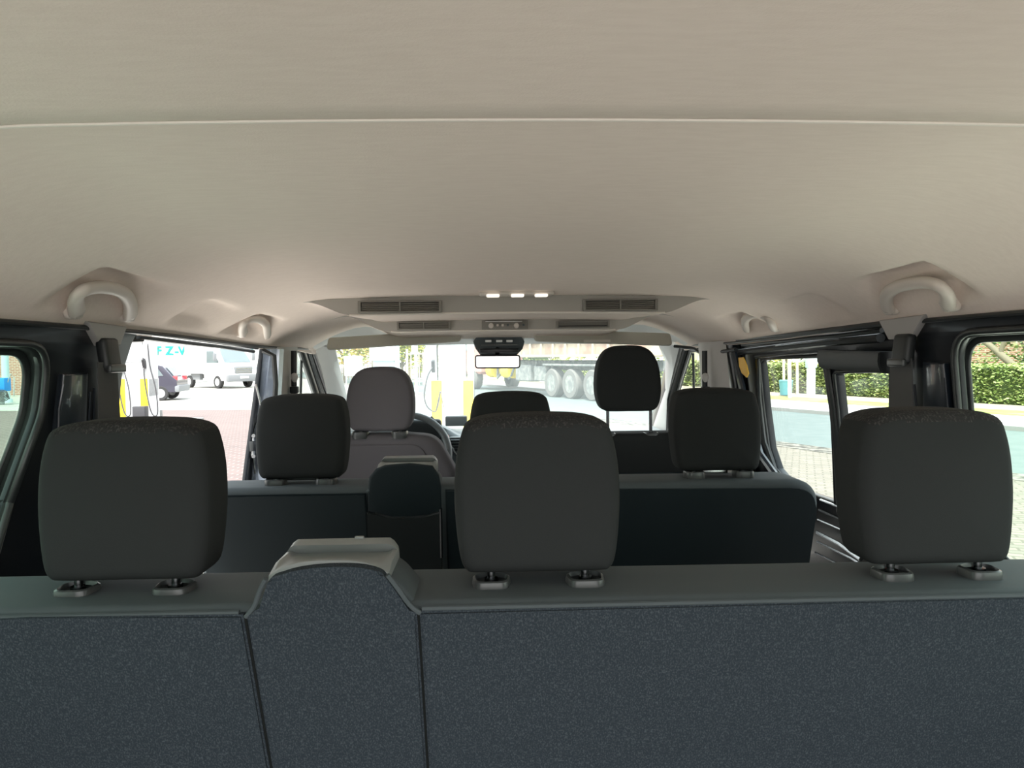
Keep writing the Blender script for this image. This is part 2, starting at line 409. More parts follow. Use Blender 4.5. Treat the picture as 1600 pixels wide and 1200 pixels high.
# B pillar jamb on the left (faces back, body colour)
bm = BM(); rows = []
jo = [(411, 546), (402, 600), (393, 660), (386, 700), (378, 760), (368, 830)]; ji = [(437, 545), (434, 600), (430, 660), (427, 700), (422, 760), (416, 830)]
for (a, b) in zip(jo, ji):
    p = at(*a, 2.40); q = at(*b, 2.40)
    rows.append([p+Vector((0, .10, 0)), p, p*.66+q*.34+Vector((0, .012, 0)), p*.5+q*.5+Vector((0, -.004, 0)), p*.2+q*.8+Vector((0, .006, 0)), q, q+Vector((0, .05, 0))])
grid(bm, rows); o = trim(bm, 'jamb', 'blue grey painted door jamb behind the driver with latch', auto=25)
bm = BM(); tube(bm, [at(x, y, 2.385) for x, y in [(400, 600), (409, 640), (398, 670), (394, 700), (399, 740)]], .004, 6)
trim(bm, 'steel', 'shiny cable edge running down the left door jamb')
bm = BM(); tube(bm, [at(x, y, 2.37) for x, y in [(411, 548), (428, 556), (431, 600), (427, 660), (420, 745), (414, 830)]], .0085, 8)
trim(bm, 'rubber', 'black door seal along the left jamb')
st = thing('door_latch', 'small black door latch with bolts on the left door jamb', 'latch', at(392, 697, 2.38))
bm = BM(); box(bm, at(393, 697, 2.385), (.022, .02, .062), bev=.004); obj('plate', bm, 'steel', st)
bm = BM(); box(bm, at(394, 697, 2.372), (.014, .02, .034), bev=.003); obj('catch', bm, 'plast', st)
for yy in (681, 713):
    bm = BM(); cyl(bm, at(396, yy, 2.385), at(396, yy, 2.37), .006); obj('bolt', bm, 'steel', st)
# inner B pillar trims (pale)
def strip(px_a, px_b, Ya, Yb, m, label, th=.02):
    bm = BM(); rows = []
    for i, (a, b) in enumerate(zip(px_a, px_b)):
        f = i/(len(px_a)-1); p = at(*a, Ya[0]+(Ya[1]-Ya[0])*f); q = at(*b, Yb[0]+(Yb[1]-Yb[0])*f)
        mid = (p+q)/2+Vector((0, -.012, 0)); rows.append([p+Vector((0, th, 0)), p, mid, q, q+Vector((0, th, 0))])
    grid(bm, rows); return trim(bm, m, label, auto=40)
strip([(432, 542), (431, 600), (427, 680), (420, 770)], [(458, 542), (457, 600), (455, 680), (452, 770)], (2.52, 2.50), (2.62, 2.60), 'trimp', 'pale grey inner trim of the left pillar behind the driver', .06)
strip([(1098, 535), (1103, 600), (1112, 680), (1125, 770)], [(1134, 532), (1140, 600), (1150, 680), (1165, 770)], (2.66, 2.62), (2.55, 2.50), 'trimp', 'pale grey inner trim of the right pillar beside the front bench', .06)
# A pillars
strip([(490, 538), (502, 575), (512, 620), (527, 690)], [(523, 545), (530, 575), (543, 625), (562, 690)], (3.02, 3.60), (3.12, 3.75), 'trimp', 'pale grey left windscreen pillar trim')
strip([(1030, 538), (1040, 562), (1041, 610), (1020, 672)], [(1062, 540), (1052, 580), (1042, 625), (1040, 690)], (3.12, 3.75), (3.02, 3.55), 'trimp', 'pale grey right windscreen pillar trim')
# header above windscreen
bm = BM(); rows = []
for x in [-.78+.0325*i for i in range(49)]:
    c = 1-(x/.8)**2
    rows.append([Vector((x, 2.88, ceil_z(x, 2.88)+.012)), Vector((x, 3.02, ceil_z(x, 2.99)-.008)), Vector((x, 3.10+.05*c, 1.700+.006*c)), Vector((x, 3.13+.05*c, 1.688+.012*c)), Vector((x, 3.16+.06*c, 1.72))])
grid(bm, rows); trim(bm, 'trimp', 'pale grey header trim above the windscreen')
# windscreen
bm = BM(); rows = []
for i in range(13):
    x = -1+2*i/12; c = 1-x*x
    rows.append([Vector((x*(.75+.07*t), 3.12+.07*c+(3.86-3.12)*t, 1.715+(1.20-1.715)*t)) for t in (0, .2, .4, .6, .8, 1)])
grid(bm, rows); o = obj('pane', bm, 'wsg'); o.name = 'window_3'; tag(o, 'large slightly hazy windscreen', 'window', kind='structure')
# front doors
def front_door(s, nm, word):
    root = thing(nm, 'front %s door seen from inside with a dark slanted window frame' % word, 'door', WX(s, 3.1, .62, .06)); root['kind'] = 'structure'
    op = offset_poly(front_open(s), .05 if s > 0 else .03)
    gp = [(1079, 549), (1104, 546), (1118, 700), (1040, 700), (1050, 650), (1063, 600)] if s > 0 else [(446, 549), (468, 549), (482, 590), (496, 632), (508, 700), (434, 700)]
    g = rpoly([p+(.02,) for p in SP(s, gp, .05)], 4)
    flat('door_panel', [op], [g], .045, .06, wallmap(s), 'reveal' if s > 0 else 'navy', root, bev=.003)
    seal('window_seal', s, g, .048, .007, 'rubber', root)
    seal('door_seal', s, offset_poly(front_open(s), -.006), .02, .009, 'rubber', root)
    # slanted frame lines
    lines = (((1057, 543), (1039, 600), (1028, 650)), ((1065, 543), (1048, 600), (1037, 650)), ((1074, 545), (1058, 600), (1045, 650))) if s > 0 else (((490, 545), (514, 625), (528, 690)), ((480, 546), (505, 625), (519, 690)), ((471, 547), (497, 625), (510, 690)))
    for k, a in enumerate(lines):
        w = (.012, .025, .04)[k]; bm = BM(); tube(bm, [WX(s, *side(x, y, s, w), w) for x, y in a], .0085, 8); obj('frame_rail', bm, 'rubber' if k == 1 else 'reveal', root)
    bm = BM(); tube(bm, [WX(s, *side(x, y, s, .055), .055) for x, y in (((1083, 552), (1084, 600), (1086, 700)) if s > 0 else ((471, 560), (470, 600), (468, 690)))], .006, 8); obj('divider_bar', bm, 'rubber', root)
    pane('pane', s, g, .06, 'clear', root)
    return root
front_door(-1, 'door_2', 'left'); front_door(1, 'door_3', 'right')
bm = BM(); tube(bm, catmull([at(x, y, Y) for x, y, Y in [(1054, 541, 2.95), (1072, 543, 2.9), (1084, 545, 2.86), (1092, 550, 2.8), (1101, 553, 2.74), (1115, 552, 2.66), (1130, 549, 2.56), (1150, 546, 2.45)]], 4), .007, 8)
trim(bm, 'plast', 'wavy black rubber strip under the headliner by the right front door')
# ---- right sliding door
root = thing('door_1', 'closed black sliding door on the right with a two part window', 'door', WX(1, 2.0, .62, .08)); root['kind'] = 'structure'
g1 = [Vector(p) for p in SP(1, [(1186, 566), (1192, 560), (1287, 556), (1289, 575), (1300, 640), (1303, 700), (1306, 786), (1258, 770), (1228, 752), (1212, 733), (1201, 700), (1193, 640)], .05)]
g2 = [Vector(p) for p in SP(1, [(1303, 585), (1307, 581), (1392, 579), (1392, 640), (1392, 830), (1330, 800), (1318, 760), (1314, 700), (1309, 640)], .05)]
dop = rpoly([(1.44, .60, .04), (2.62, .60, .04), (2.62, 1.72, .04), (1.44, 1.73, .04)], 4)
g2 = [Vector((max(p.x, 1.475), p.y)) for p in g2]
flat('door_panel', [dop], [g1, g2], .052, .078, wallmap(1), 'black', root, bev=.004)
seal('window_seal', 1, g1, .05, .006, 'rubber', root); seal('window_seal', 1, g2, .05, .005, 'rubber', root)
pane('pane', 1, g1, .062, 'clear', root); pane('sliding_pane', 1, g2, .066, 'clear', root)
bm = BM(); tube(bm, [WX(1, *side(x, y, 1, .045), .045) for x, y in [(1288, 560), (1293, 580), (1302, 640), (1308, 700), (1313, 800)]], .013, 10, ry=.010); obj('divider_bar', bm, 'rubber', root)
for a, w, r_, m_ in (([(1152, 530), (1230, 522), (1310, 514), (1388, 505)], -.002, .008, 'rubber'), ([(1160, 539), (1240, 531), (1320, 523), (1378, 516)], .01, .006, 'rubber'), ([(1212, 540), (1260, 535), (1312, 529)], .012, .0022, 'steel'), ([(1150, 551), (1200, 545), (1300, 534), (1376, 528)], .02, .011, 'plast'), ([(1180, 558), (1230, 553), (1290, 549)], .035, .004, 'rubber')):  # the thin steel line stands in for light through the door gap
    bm = BM(); tube(bm, [WX(1, *side(x, y, 1, w), w) for x, y in a], r_, 8); obj('rail_or_gap_light', bm, m_, root)
for a, r_, m_ in (([(1282, 781), (1310, 792), (1340, 806)], .0035, 'steel'), ([(1280, 797), (1320, 815), (1350, 832)], .004, 'plast'), ([(1278, 812), (1320, 830), (1360, 853)], .003, 'steel'), ([(1277, 832), (1312, 850), (1345, 874)], .006, 'steel'), ([(1277, 846), (1330, 872), (1372, 898)], .0035, 'steel'), ([(1274, 863), (1300, 876), (1330, 893)], .003, 'steel')):
    bm = BM(); tube(bm, [WX(1, *side(x, y, 1, .035), .035) for x, y in a], r_, 6); obj('sill_strip', bm, m_, root)
c0 = WX(1, *side(1284, 546, 1, .01), .01)
bm = BM()
sec = [(-.028, .0), (-.030, -.024), (-.022, -.046), (.03, -.048), (.03, .0)]
ya, yb = side(1283, 560, 1, -.02)[0], 1.50
grid(bm, [[WX(1, y, 1.655-.006*(i), 0)+Vector((dx, 0, dz)) for dx, dz in sec] for i, y in ((0, ya), (1, yb))], True, cap=True)
bmesh.ops.bevel(bm, geom=bm.edges[:], offset=.003, segments=2, affect='EDGES')
obj('latch_cover', bm, 'plast', root, auto=30)
# front edge shapes of the right B pillar, with the yellow sticker
bm = BM(); tube(bm, [WX(1, *side(x, y, 1), -.004) for x, y in [(1148, 552), (1160, 600), (1172, 650), (1190, 710), (1215, 745)]], .012, 8)
trim(bm, 'navy', 'dark vertical rib on the right pillar')
bm = BM(); tube(bm, [WX(1, *side(x, y, 1, .03), .03) for x, y in [(1184, 560), (1186, 620), (1194, 690), (1214, 745), (1250, 775)]], .008, 8)
trim(bm, 'rubber', 'black door seal in front of the right window')
sp = [Vector(p) for p in SP(1, [(1155, 559), (1163, 558), (1168, 570), (1171, 584), (1168, 590), (1160, 583), (1156, 572)], -.018)]
tag(flat('warning_sticker', [sp], [], -.021, -.019, wallmap(1), 'yellow'), 'yellow oval sticker on the black right pillar', 'sticker')
# left sliding door, slid back outside the left wall
root = thing('door_4', 'left sliding door slid open along the outside of the body', 'door', WX(-1, .8, .62, .12)); root['kind'] = 'structure'
q = quarter(-1); dg_ = [Vector((p.x*1.0+.0, p.y)) for p in offset_poly(q, .03)]
flat('door_panel', [rpoly([(.12, .62, .05), (1.52, .62, .05), (1.52, 1.74, .08), (.12, 1.74, .08)])], [rpoly([(.18, 1.22, .06), (1.26, 1.22, .12), (1.44, 1.45, .1), (1.45, 1.70, .06), (.18, 1.70, .06)])], .11, .15, wallmap(-1), 'jamb', root, bev=.006)
# ================================================================== fittings
def grab_handle(s, px, label, thick=.0122, g='grab handles along the headliner'):
    """px: sight points along the bar from its near to its far foot"""
    n0 = len(px); W_ = [-.035]+[-.062]+[-.078]*(n0-4)+[-.062]+[-.035]
    pts = [WX(s, *side(x, y, s, w), w) for (x, y), w in zip(px, W_)]
    c = sum(pts, Vector())/n0
    r = thing('grab_handle', label, 'grab handle', c, g)
    path = catmull(pts, 5); n = len(path)
    rr = [thick*(1+.35*abs(2*i/(n-1)-1)**3) for i in range(n)]
    bm = BM(); tube(bm, path, rr, 12, up=(-s*.75, 0, -.66), ry=thick*.8); obj('grip', bm, 'handle', r, auto=False)
    for k in (0, -1):
        bm = BM(); box(bm, pts[k]+Vector((s*.006, 0, .002)), (.026, .030, .028), None, .0115, 4); obj('mount', bm, 'handle', r, auto=False)
    return r
grab_handle(-1, [(120, 488), (119, 466), (130, 454), (150, 449), (172, 450), (192, 457), (203, 473), (203, 494)], 'beige grab handle in the headliner above the rear left quarter window')
grab_handle(-1, [(380, 521), (379, 509), (385, 501), (396, 498), (407, 500), (415, 507), (417, 516), (418, 524)], 'beige grab handle above the open left sliding doorway')
grab_handle(1, [(1388, 483), (1385, 464), (1396, 451), (1418, 444), (1444, 441), (1466, 446), (1480, 459), (1481, 477)], 'beige grab handle above the rear right belt anchor')
grab_handle(1, [(1166, 514), (1164, 502), (1170, 494), (1181, 491), (1192, 493), (1201, 499), (1206, 507), (1208, 512)], 'beige grab handle above the front end of the right sliding door')
# ceiling vents on the two steps
def vent(y, x0, x1, z0, z1, label, slats=5, plain=False, group='ceiling air vents'):
    cx, cz = (x0+x1)/2, (z0+z1)/2; w, h = x1-x0, z1-z0
    r = thing('ceiling_vent', label, 'air vent', (cx, y, cz), group)
    bm = BM(); fy = y-.004
    def fr(px0, px1, pz0, pz1): box(bm, ((px0+px1)/2, fy, (pz0+pz1)/2), (px1-px0, .014, pz1-pz0), bev=.0015)
    fr(x0, x1, z1-.004, z1); fr(x0, x1, z0, z0+.004); fr(x0, x0+.008, z0+.003, z1-.003); fr(x1-.008, x1, z0+.003, z1-.003)
    obj('frame', bm, 'vent', r)
    bm = BM(); box(bm, (cx, y+.002, cz), (w-.01, .004, h-.006)); obj('backing', bm, 'vent' if plain else 'ventd', r)
    if plain:
        bm = BM(); box(bm, (cx, y-.004, z0+.007), (w-.02, .008, .003)); obj('slot', bm, 'ventd', r); return r
    for i in range(slats):
        z = z0+.004+(h-.008)*(i+.5)/slats
        bm = BM(); box(bm, (cx, y-.004, z), (w-.018, .009, .0022), Matrix.Rotation(.5, 3, 'X')); obj('slat', bm, 'vent', r)
    bm = BM(); box(bm, (cx, y-.006, cz), (.004, .009, h-.008)); obj('divider', bm, 'vent', r)
    return r
vent(1.95, -.405, -.180, 1.768, 1.800, 'larger slatted vent on the left of the nearer ceiling step')
vent(1.95, .203, .408, 1.768, 1.800, 'larger slatted vent on the right of the nearer ceiling step')
vent(2.55, -.378, -.188, 1.744, 1.772, 'smaller slatted vent on the left of the farther ceiling step')
vent(2.55, .186, .378, 1.745, 1.770, 'plain slot panel without slats on the right of the farther ceiling step', plain=True)
# face panels around vents
r = thing('climate_control_panel', 'small grey climate control panel centred on the farther ceiling step', 'control panel', (.005, 2.55, 1.757))
bm = BM(); box(bm, (.004, 2.549, 1.758), (.165, .012, .032), bev=.002); obj('panel', bm, 'vent', r)
for x in (-.045, .045):
    bm = BM(); cyl(bm, (x, 2.545, 1.755), (x, 2.532, 1.755), .010, .008); obj('knob', bm, 'handle', r)
for x in (-.022, -.004, .014, .070):
    bm = BM(); box(bm, (x, 2.541, 1.757), (.008, .008, .008), bev=.001); obj('button', bm, 'console' if x > 0 else 'handle', r)
bm = BM(); box(bm, (.0, 2.541, 1.770), (.13, .006, .0018)); obj('marking', bm, 'lens', r)
# reading light bar
r = thing('ceiling_lamp', 'flat ceiling lamp bar with three small lit lenses before the vents', 'lamp', (.02, 1.88, 1.815))
zc = ceil_z(.02, 1.88)
bm = BM(); box(bm, (.02, 1.885, zc-.003), (.195, .05, .012), bev=.005, seg=3); obj('housing', bm, 'handle', r)
M['lit'] = mat('lit_lamp_lens', (.8, .78, .74), .2, emit=((1, .93, .82), .35))
for x in (-.042, .022, .084):
    bm = BM(); box(bm, (x, 1.866, zc-.010), (.034, .022, .008), bev=.0038, seg=3); obj('lens', bm, 'lit', r)
# sun visors
def visor(x0, x1, lab, lbl=False):
    r = thing('sun_visor', lab, 'sun visor', ((x0+x1)/2, 2.93, 1.72), 'sun visors')
    bm = BM(); zz = (1.757, 1.757)
    out = rpoly([(x0, (1.676 if x0 < 0 else 1.703), .02), (x1, (1.706 if x0 < 0 else 1.680), .02), (x1, 1.757 if x0 < 0 else 1.733, .012), (x0, 1.728 if x0 < 0 else 1.757, .012)], 5)
    pillow(bm, out, 2.905, 2.925, .008, lean=-.9, ztop=1.73)
    obj('flap', bm, 'visor', r, auto=False)
    if lbl:
        bm = BM(); box(bm, at(933, 533, 2.868), (.108, .003, .013), Matrix.Rotation(-.73, 3, 'X')); tag(obj('label', bm, 'white', r), 'pale printed warning label')
    bm = BM(); xx = x0+.012 if x0 > 0 else x1-.012
    tube(bm, [(xx, 2.90, 1.742), (xx, 2.88, 1.752)], .006, 8); obj('clip', bm, 'console', r)
visor(-.70, -.165, 'grey sun visor folded up above the driver side of the windscreen')
visor(.13, .69, 'grey sun visor with a pale label above the passenger side', True)
# overhead console + mirror
r = thing('overhead_console', 'dark trapezoid console with three map lamps above the mirror', 'console', (-.01, 2.95, 1.71))
bm = BM(); pts = rpoly([tuple(Vector((at(x, y, 2.95).x, at(x, y, 2.95).z))) + (.006,) for x, y in [(748, 521), (812, 521), (820, 534), (817, 545), (806, 557), (752, 557), (743, 545), (739, 534)]], 4)
pillow(bm, pts, 2.94, 3.02, .008, lean=.35, ztop=1.74); obj('housing', bm, 'console', r, auto=35)
bm = BM(); box(bm, at(780, 524, 2.935), (.17, .012, .008), bev=.002); obj('slot', bm, 'ventd', r)
bm = BM(); box(bm, at(780, 548, 2.948), (.16, .012, .018), bev=.003); obj('sensor_strip', bm, 'black', r)
for x in (763, 780, 796):
    bm = BM(); box(bm, at(x, 533, 2.934), (.026, .010, .010), bev=.003); obj('lamp', bm, 'lens', r)
bm = BM(); box(bm, at(780, 539, 2.94), (.15, .006, .002)); obj('edge_line', bm, 'vent', r)
r = thing('rear_view_mirror', 'small interior mirror reflecting the bright tailgate opening', 'mirror', at(778, 565, 2.90))
a = at(742, 576, 2.90); b = at(813, 554, 2.90)
mo = rpoly([(a.x, a.z, .015), (b.x, a.z-.001, .015), (b.x, b.z-.001, .012), (a.x, b.z, .012)], 5)
mc = Vector(((a.x+b.x)/2, 2.90, (a.z+b.z)/2)); Rm = Matrix.Rotation(-.012, 4, 'X') @ Matrix.Rotation(-.01, 4, 'Z')
bm = BM(); pillow(bm, [p-Vector((mc.x, mc.z)) for p in mo], 0, .022, .006); bmesh.ops.transform(bm, matrix=Matrix.Translation(mc) @ Rm, verts=bm.verts); obj('housing', bm, 'black', r, auto=False)
bm = BM(); prism(bm, [p-Vector((mc.x, mc.z)) for p in offset_poly(mo, -.006)], lambda x, z: Vector((x, -.0035, z)), lambda x, z: Vector((x, -.001, z))); bmesh.ops.transform(bm, matrix=Matrix.Translation(mc) @ Rm, verts=bm.verts); obj('mirror_glass', bm, 'mirror', r, smooth=False)
bm = BM(); tube(bm, [mc+Vector((0, .02, 0)), mc+Vector((.0, .05, .02)), mc+Vector((0, .07, .065))], .009, 10); obj('stem', bm, 'black', r)

# ================================================================== headrests and seats
HO = [(0, 0), (.078, 0), (.093, .004), (.100, .018), (.105, .055), (.1075, .10), (.1055, .145), (.099, .180), (.090, .198), (.064, .2065), (.03, .209), (0, .2095)]
HD = [(0, 0), (.060, 0), (.080, .005), (.093, .022), (.101, .055), (.103, .09), (.101, .130), (.096, .165), (.086, .196), (.070, .220), (.050, .233), (.03, .2385), (0, .240)]
def headrest(root, x, y, z, k=1.0, m='cloth', outl=HO, kz=1.0, top='clothm', depth=.092, posts=.060, lift=.0, lean=.10, dark_sleeve=True, seatz=None, label=None):
    pts = catmull([(a, b) for a, b in outl], 3)
    full = [Vector((x+p.x*k, z+lift+p.y*kz)) for p in pts]+[Vector((x-p.x*k, z+lift+p.y*kz)) for p in pts[-2:0:-1]]
    bm = BM(); pillow(bm, full, y-.05, y-.05+depth, .020, lean=-lean, ztop=z+lift, dome=.005, seg=6); yp = y-.031
    o = obj('headrest', bm, [m, top] if top else m, root, auto=False)
    if top:   # the crown is covered in open mesh cloth
        zt = z+lift+kz*outl[-1][1]
        for p in o.data.polygons:
            if p.center.z > zt-.030*kz and p.normal.z > .42 and p.center.y > y-.045: p.material_index = 1
    if label: o['label'] = label
    sz = z-.012 if seatz is None else seatz
    for s in (-1, 1):
        bm = BM(); cyl(bm, (x+s*posts*k, yp, sz-.03), (x+s*posts*k, yp+.004, z+lift+.03), .0052*k, n=14); obj('post', bm, 'post', o)
        bm = BM()
        pf = rpoly([(-.022, -.024, .015), (.022, -.024, .015), (.026, .012, .012), (.0, .024, .02), (-.026, .012, .012)], 5)
        rows = [[Vector((x+s*posts*k+p.x*f*k, yp+p.y*f*k, sz+h)) for p in pf] for f, h in ((.95, -.014), (1, -.006), (1, .007), (.95, .0115), (.84, .0130), (.76, .008), (.3, .003))]
        grid(bm, rows, True, cap=True); obj('headrest_guide', bm, 'sleeve', root, auto=30)
        bm = BM(); cyl(bm, (x+s*posts*k, yp, sz+.002), (x+s*posts*k, yp, sz+.012), .0095*k, .0085*k, n=16); obj('collar', bm, 'post', o)
    return o
def backrest(root, x0, x1, zb, zt, y0, y1, r, m, corner=.05, lean=-.30, name='backrest', cornl=None):
    # subdivide the long edges so the cloth can sag a little
    cl = corner if cornl is None else cornl
    P = rpoly([(x0, zb, .03), (x1, zb, .03), (x1, zt, corner), (x0, zt, cl)], 6)
    bm = BM(); pillow(bm, P, y0, y1, r, lean=-lean, ztop=zt, seg=5)
    return obj(name, bm, m, root, auto=False)
def lean_y(z, zt, y0, lean): return y0+(zt-z)*lean
# cushions and base common to a bench
def cushion(root, x0, x1, yb, zf=.95, m='cloth', legs=3, dp=.50):
    P = rpoly([(x0, zf-.14, .03), (x1, zf-.14, .03), (x1, zf, .04), (x0, zf, .04)], 5)
    bm = BM(); pillow(bm, P, yb+.10, yb+.10+dp, .04); obj('seat_cushion', bm, m, root, auto=False)
    for i in range(legs):
        x = x0+.12+(x1-x0-.24)*i/max(1, legs-1)
        bm = BM(); tube(bm, [(x, yb+.16, zf-.12), (x, yb+.18, .57), (x, yb+dp, .57), (x, yb+dp, zf-.12)], .018, 8); obj('leg', bm, 'post', root)

# ---------------------------------------------------------------- third row
R3 = thing('rear_bench_seat', 'nearest bench seat seen from behind, speckled back cover and three headrests', 'bench seat', (0, 1.1, .56))
ZT = 1.353; LN = .30
bm = BM()
# body: top dips are gentle, ends rounded
P = rpoly([(-.765, .80, .03), (.775, .80, .03), (.775, ZT-.001, .05), (-.765, ZT+.004, .04)], 7)
pillow(bm, P, .842, 1.000, .022, lean=LN, ztop=ZT, seg=5); obj('backrest', bm, 'vinyl', R3, auto=False)
def ry_(z, off=0): return .842-off+(ZT-z)*LN
def rear_panel(pts, m, th=.006, name='back_cover'):
    """cover sheet lying on the sloping rear face"""
    bm = BM()
    a = [bm.verts.new((x, ry_(z, th), z)) for x, z in pts]; b = [bm.verts.new((x, ry_(z, -.01), z)) for x, z in pts]; n = len(pts)
    f = bm.faces.new(a); bm.faces.new(b[::-1])
    for i in range(n): bm.faces.new((a[i], a[(i+1) % n], b[(i+1) % n], b[i]))
    bmesh.ops.bevel(bm, geom=list(f.edges), offset=.003, segments=2, affect='EDGES')
    return obj(name, bm, m, R3, auto=30)
ztp = ZT-.006
rear_panel([(-.745, .84), (-.336, .84), (-.3478, ztp+.001), (-.60, ztp+.003), (-.745, ztp-.002)], 'carpet')
hump = [(-.3325, .84), (-.1395, .84)]+[tuple(p) for p in catmull([(-.1438, ztp), (-.150, 1.3455), (-.163, 1.368), (-.177, 1.392), (-.187, 1.4015), (-.21, 1.4075), (-.245, 1.4085), (-.276, 1.4055), (-.297, 1.400), (-.311, 1.394), (-.320, 1.375), (-.330, 1.352), (-.344, ztp)], 4)]
rear_panel(hump, 'carpet')
rear_panel([(-.136, .84), (.755, .84), (.755, ztp-.012), (.60, ztp), (-.1405, ztp)], 'carpet')
# dark seam cords between the covers
for a, b in (((-.334, .84), (-.3465, ztp)), ((-.138, .84), (-.1425, ztp))):
    bm = BM(); tube(bm, [(a[0]+(b[0]-a[0])*t, ry_(a[1]+(b[1]-a[1])*t, .0015), a[1]+(b[1]-a[1])*t) for t in (0, .5, 1)], .0020, 6); obj('seam', bm, 'reveal', R3)
# hump body in smooth cloth (a little wider than the speckled face)
hb = [(-.356, 1.32), (-.134, 1.32)]+[tuple(p) for p in catmull([(-.134, 1.336), (-.146, 1.350), (-.158, 1.368), (-.170, 1.382), (-.184, 1.389), (-.21, 1.392), (-.25, 1.393), (-.28, 1.392), (-.303, 1.387), (-.318, 1.378), (-.332, 1.360), (-.345, 1.348), (-.356, 1.336)], 4)]
bm = BM(); pillow(bm, hb, .846, .935, .006, lean=LN*.6, ztop=1.41, seg=3, mid=3); obj('raised_shoulder', bm, 'vinyl', R3, auto=False)
# welt lines on each side of the hump
for pts in ([(-.345, 1.3445), (-.334, 1.358), (-.325, 1.378), (-.316, 1.394)], [(-.140, 1.3445), (-.152, 1.356), (-.166, 1.380), (-.176, 1.396)]):
    bm = BM(); tube(bm, [Vector((p.x, ry_(p.y, .003), p.y)) for p in catmull(pts, 4)], .003, 8); obj('welt', bm, 'vinyl', R3)
bm = BM(); tube(bm, [(-.745+.0301*i, .8445, ZT-.0045-.002*(i % 2 == 0 and 0)) for i in range(14)], .0035, 8); obj('edge_welt', bm, 'vinyl', R3)
bm = BM(); tube(bm, [(-.138+.03*i, .8445, ZT-.0045) for i in range(31)], .0035, 8); obj('edge_welt', bm, 'vinyl', R3)
# release handle: shallow plastic dish on top of the hump
def release_handle(root, L, R, Y, Zs, lower, m='grip', k=1.0):
    """L,R: x ends; Y: 5 depths; Zs: heights for dish floor, rim"""
    bm = BM(); rows = []; n = 26
    for i in range(n+1):
        t = i/n; x = L+(R-L)*t
        e = min(1, min(t, 1-t)*n/2.2); e = math.sin(e*math.pi/2)      # 0 at the ends
        zl = lower(t); zf, zr = Zs; rim = zr-(1-e)*.012*k
        inn = (rim*(1-e)+zf*e)
        rows.append([Vector((x, Y[0]-.002, zl-.006)), Vector((x, Y[0], zl)), Vector((x, Y[0]+.004, zl+.0012)), Vector((x, Y[1], max(inn, zl-.004) if e < 1 else zf)), Vector((x, Y[2], inn-.0035*k*e)), Vector((x, Y[2]-.009*e, inn+(rim-inn)*.85)), Vector((x, Y[3]-.008, rim)), Vector((x, Y[3], rim+.0012)), Vector((x, Y[3]+.004, rim+.0008)), Vector((x, Y[4], rim-.004)), Vector((x, Y[4]+.012, rim-.045))])
    grid(bm, rows, cap=False)
    bm.faces.new([v for v in bm.verts[:0]] or [bm.verts.new(p) for p in rows[0]]); bm.faces.new([bm.verts.new(p) for p in rows[-1]])
    bmesh.ops.remove_doubles(bm, verts=bm.verts, dist=1e-5)
    return obj('release_handle', bm, m, root, auto=45)
def low3(t): return 1.4105-.0165*abs(2*t-1)**3.0
release_handle(R3, -.3165, -.1755, (.839, .868, .916, .926, .934), (1.4025, 1.4128), low3)
bm = BM(); box(bm, (-.226, .928, 1.4145), (.012, .006, .004), bev=.0015); obj('release_tab', bm, 'grip', R3)
for i, x in enumerate((-.519, .006, .531)):
    headrest(R3, x, .945, 1.3705, m='cloth', k=(1.0, 1.0, .965)[i], kz=.965, lean=.06, posts=.061, seatz=ZT-.002)
cushion(R3, -.70, .72, 1.02)
# ---------------------------------------------------------------- second row
R2 = thing('middle_bench_seat', 'second row bench seat behind the driver, dark shell back and pocket', 'bench seat', (0, 1.95, .56))
ZT2 = 1.333; LN2 = .26
P = rpoly([(-.785, .80, .03), (.775, .80, .03), (.775, ZT2, .085), (-.785, ZT2, .06)], 8)
bm = BM(); pillow(bm, P, 1.74, 1.885, .022, lean=LN2, ztop=ZT2, seg=5); obj('backrest', bm, 'vinyl', R2, auto=False)
def ry2(z, off=0): return 1.74-off+(ZT2-z)*LN2
def rp2(pts, m, th=.006, name='back_shell'):
    bm = BM(); a = [bm.verts.new((x, ry2(z, th), z)) for x, z in pts]; b = [bm.verts.new((x, ry2(z, -.012), z)) for x, z in pts]; n = len(pts)
    f = bm.faces.new(a); bm.faces.new(b[::-1])
    for i in range(n): bm.faces.new((a[i], a[(i+1) % n], b[(i+1) % n], b[i]))
    bmesh.ops.bevel(bm, geom=list(f.edges), offset=.004, segments=2, affect='EDGES'); return obj(name, bm, m, R2, auto=30)
rp2([(-.775, .84), (-.358, .84), (-.358, ZT2-.016), (-.765, ZT2-.016)], 'darkb')
rp2([tuple(p) for p in rpoly([(-.165, .84), (.765, .84), (.765, ZT2-.022, .07), (-.165, ZT2-.010)], 8)], 'darkb')
def c2(pxs, Y=1.735): return [tuple(Vector((at(x, y, Y).x, at(x, y, Y).z))) for x, y in pxs]
up = c2([(577, 745), (588, 732), (602, 726), (640, 723), (676, 727), (686, 742), (689, 760), (690, 960), (572, 960), (572, 780)])
up = [Vector(p) for p in up]
bm = BM(); pillow(bm, up, 1.728, 1.746, .006, lean=LN2, ztop=1.36, seg=3); obj('shoulder_face', bm, 'darkb', R2, auto=False)
bm = BM(); pillow(bm, [Vector((p.x, p.y-.016)) for p in up], 1.744, 1.83, .008, lean=LN2, ztop=1.36, seg=3); obj('raised_shoulder', bm, 'vinyl', R2, auto=False)
def low2(t): return 1.3665-.013*abs(2*t-1)**3
L2 = at(590, 725, 1.75).x; Rr2 = at(681, 725, 1.75).x
zr2 = at(640, 712, 1.82).z; zf2 = at(640, 718, 1.80).z
def low2(t): z = at(640, 723, 1.735).z; return z-.016*abs(2*t-1)**3
release_handle(R2, L2, Rr2, (1.732, 1.762, 1.798, 1.812, 1.822), (zf2-.002, zr2), low2)
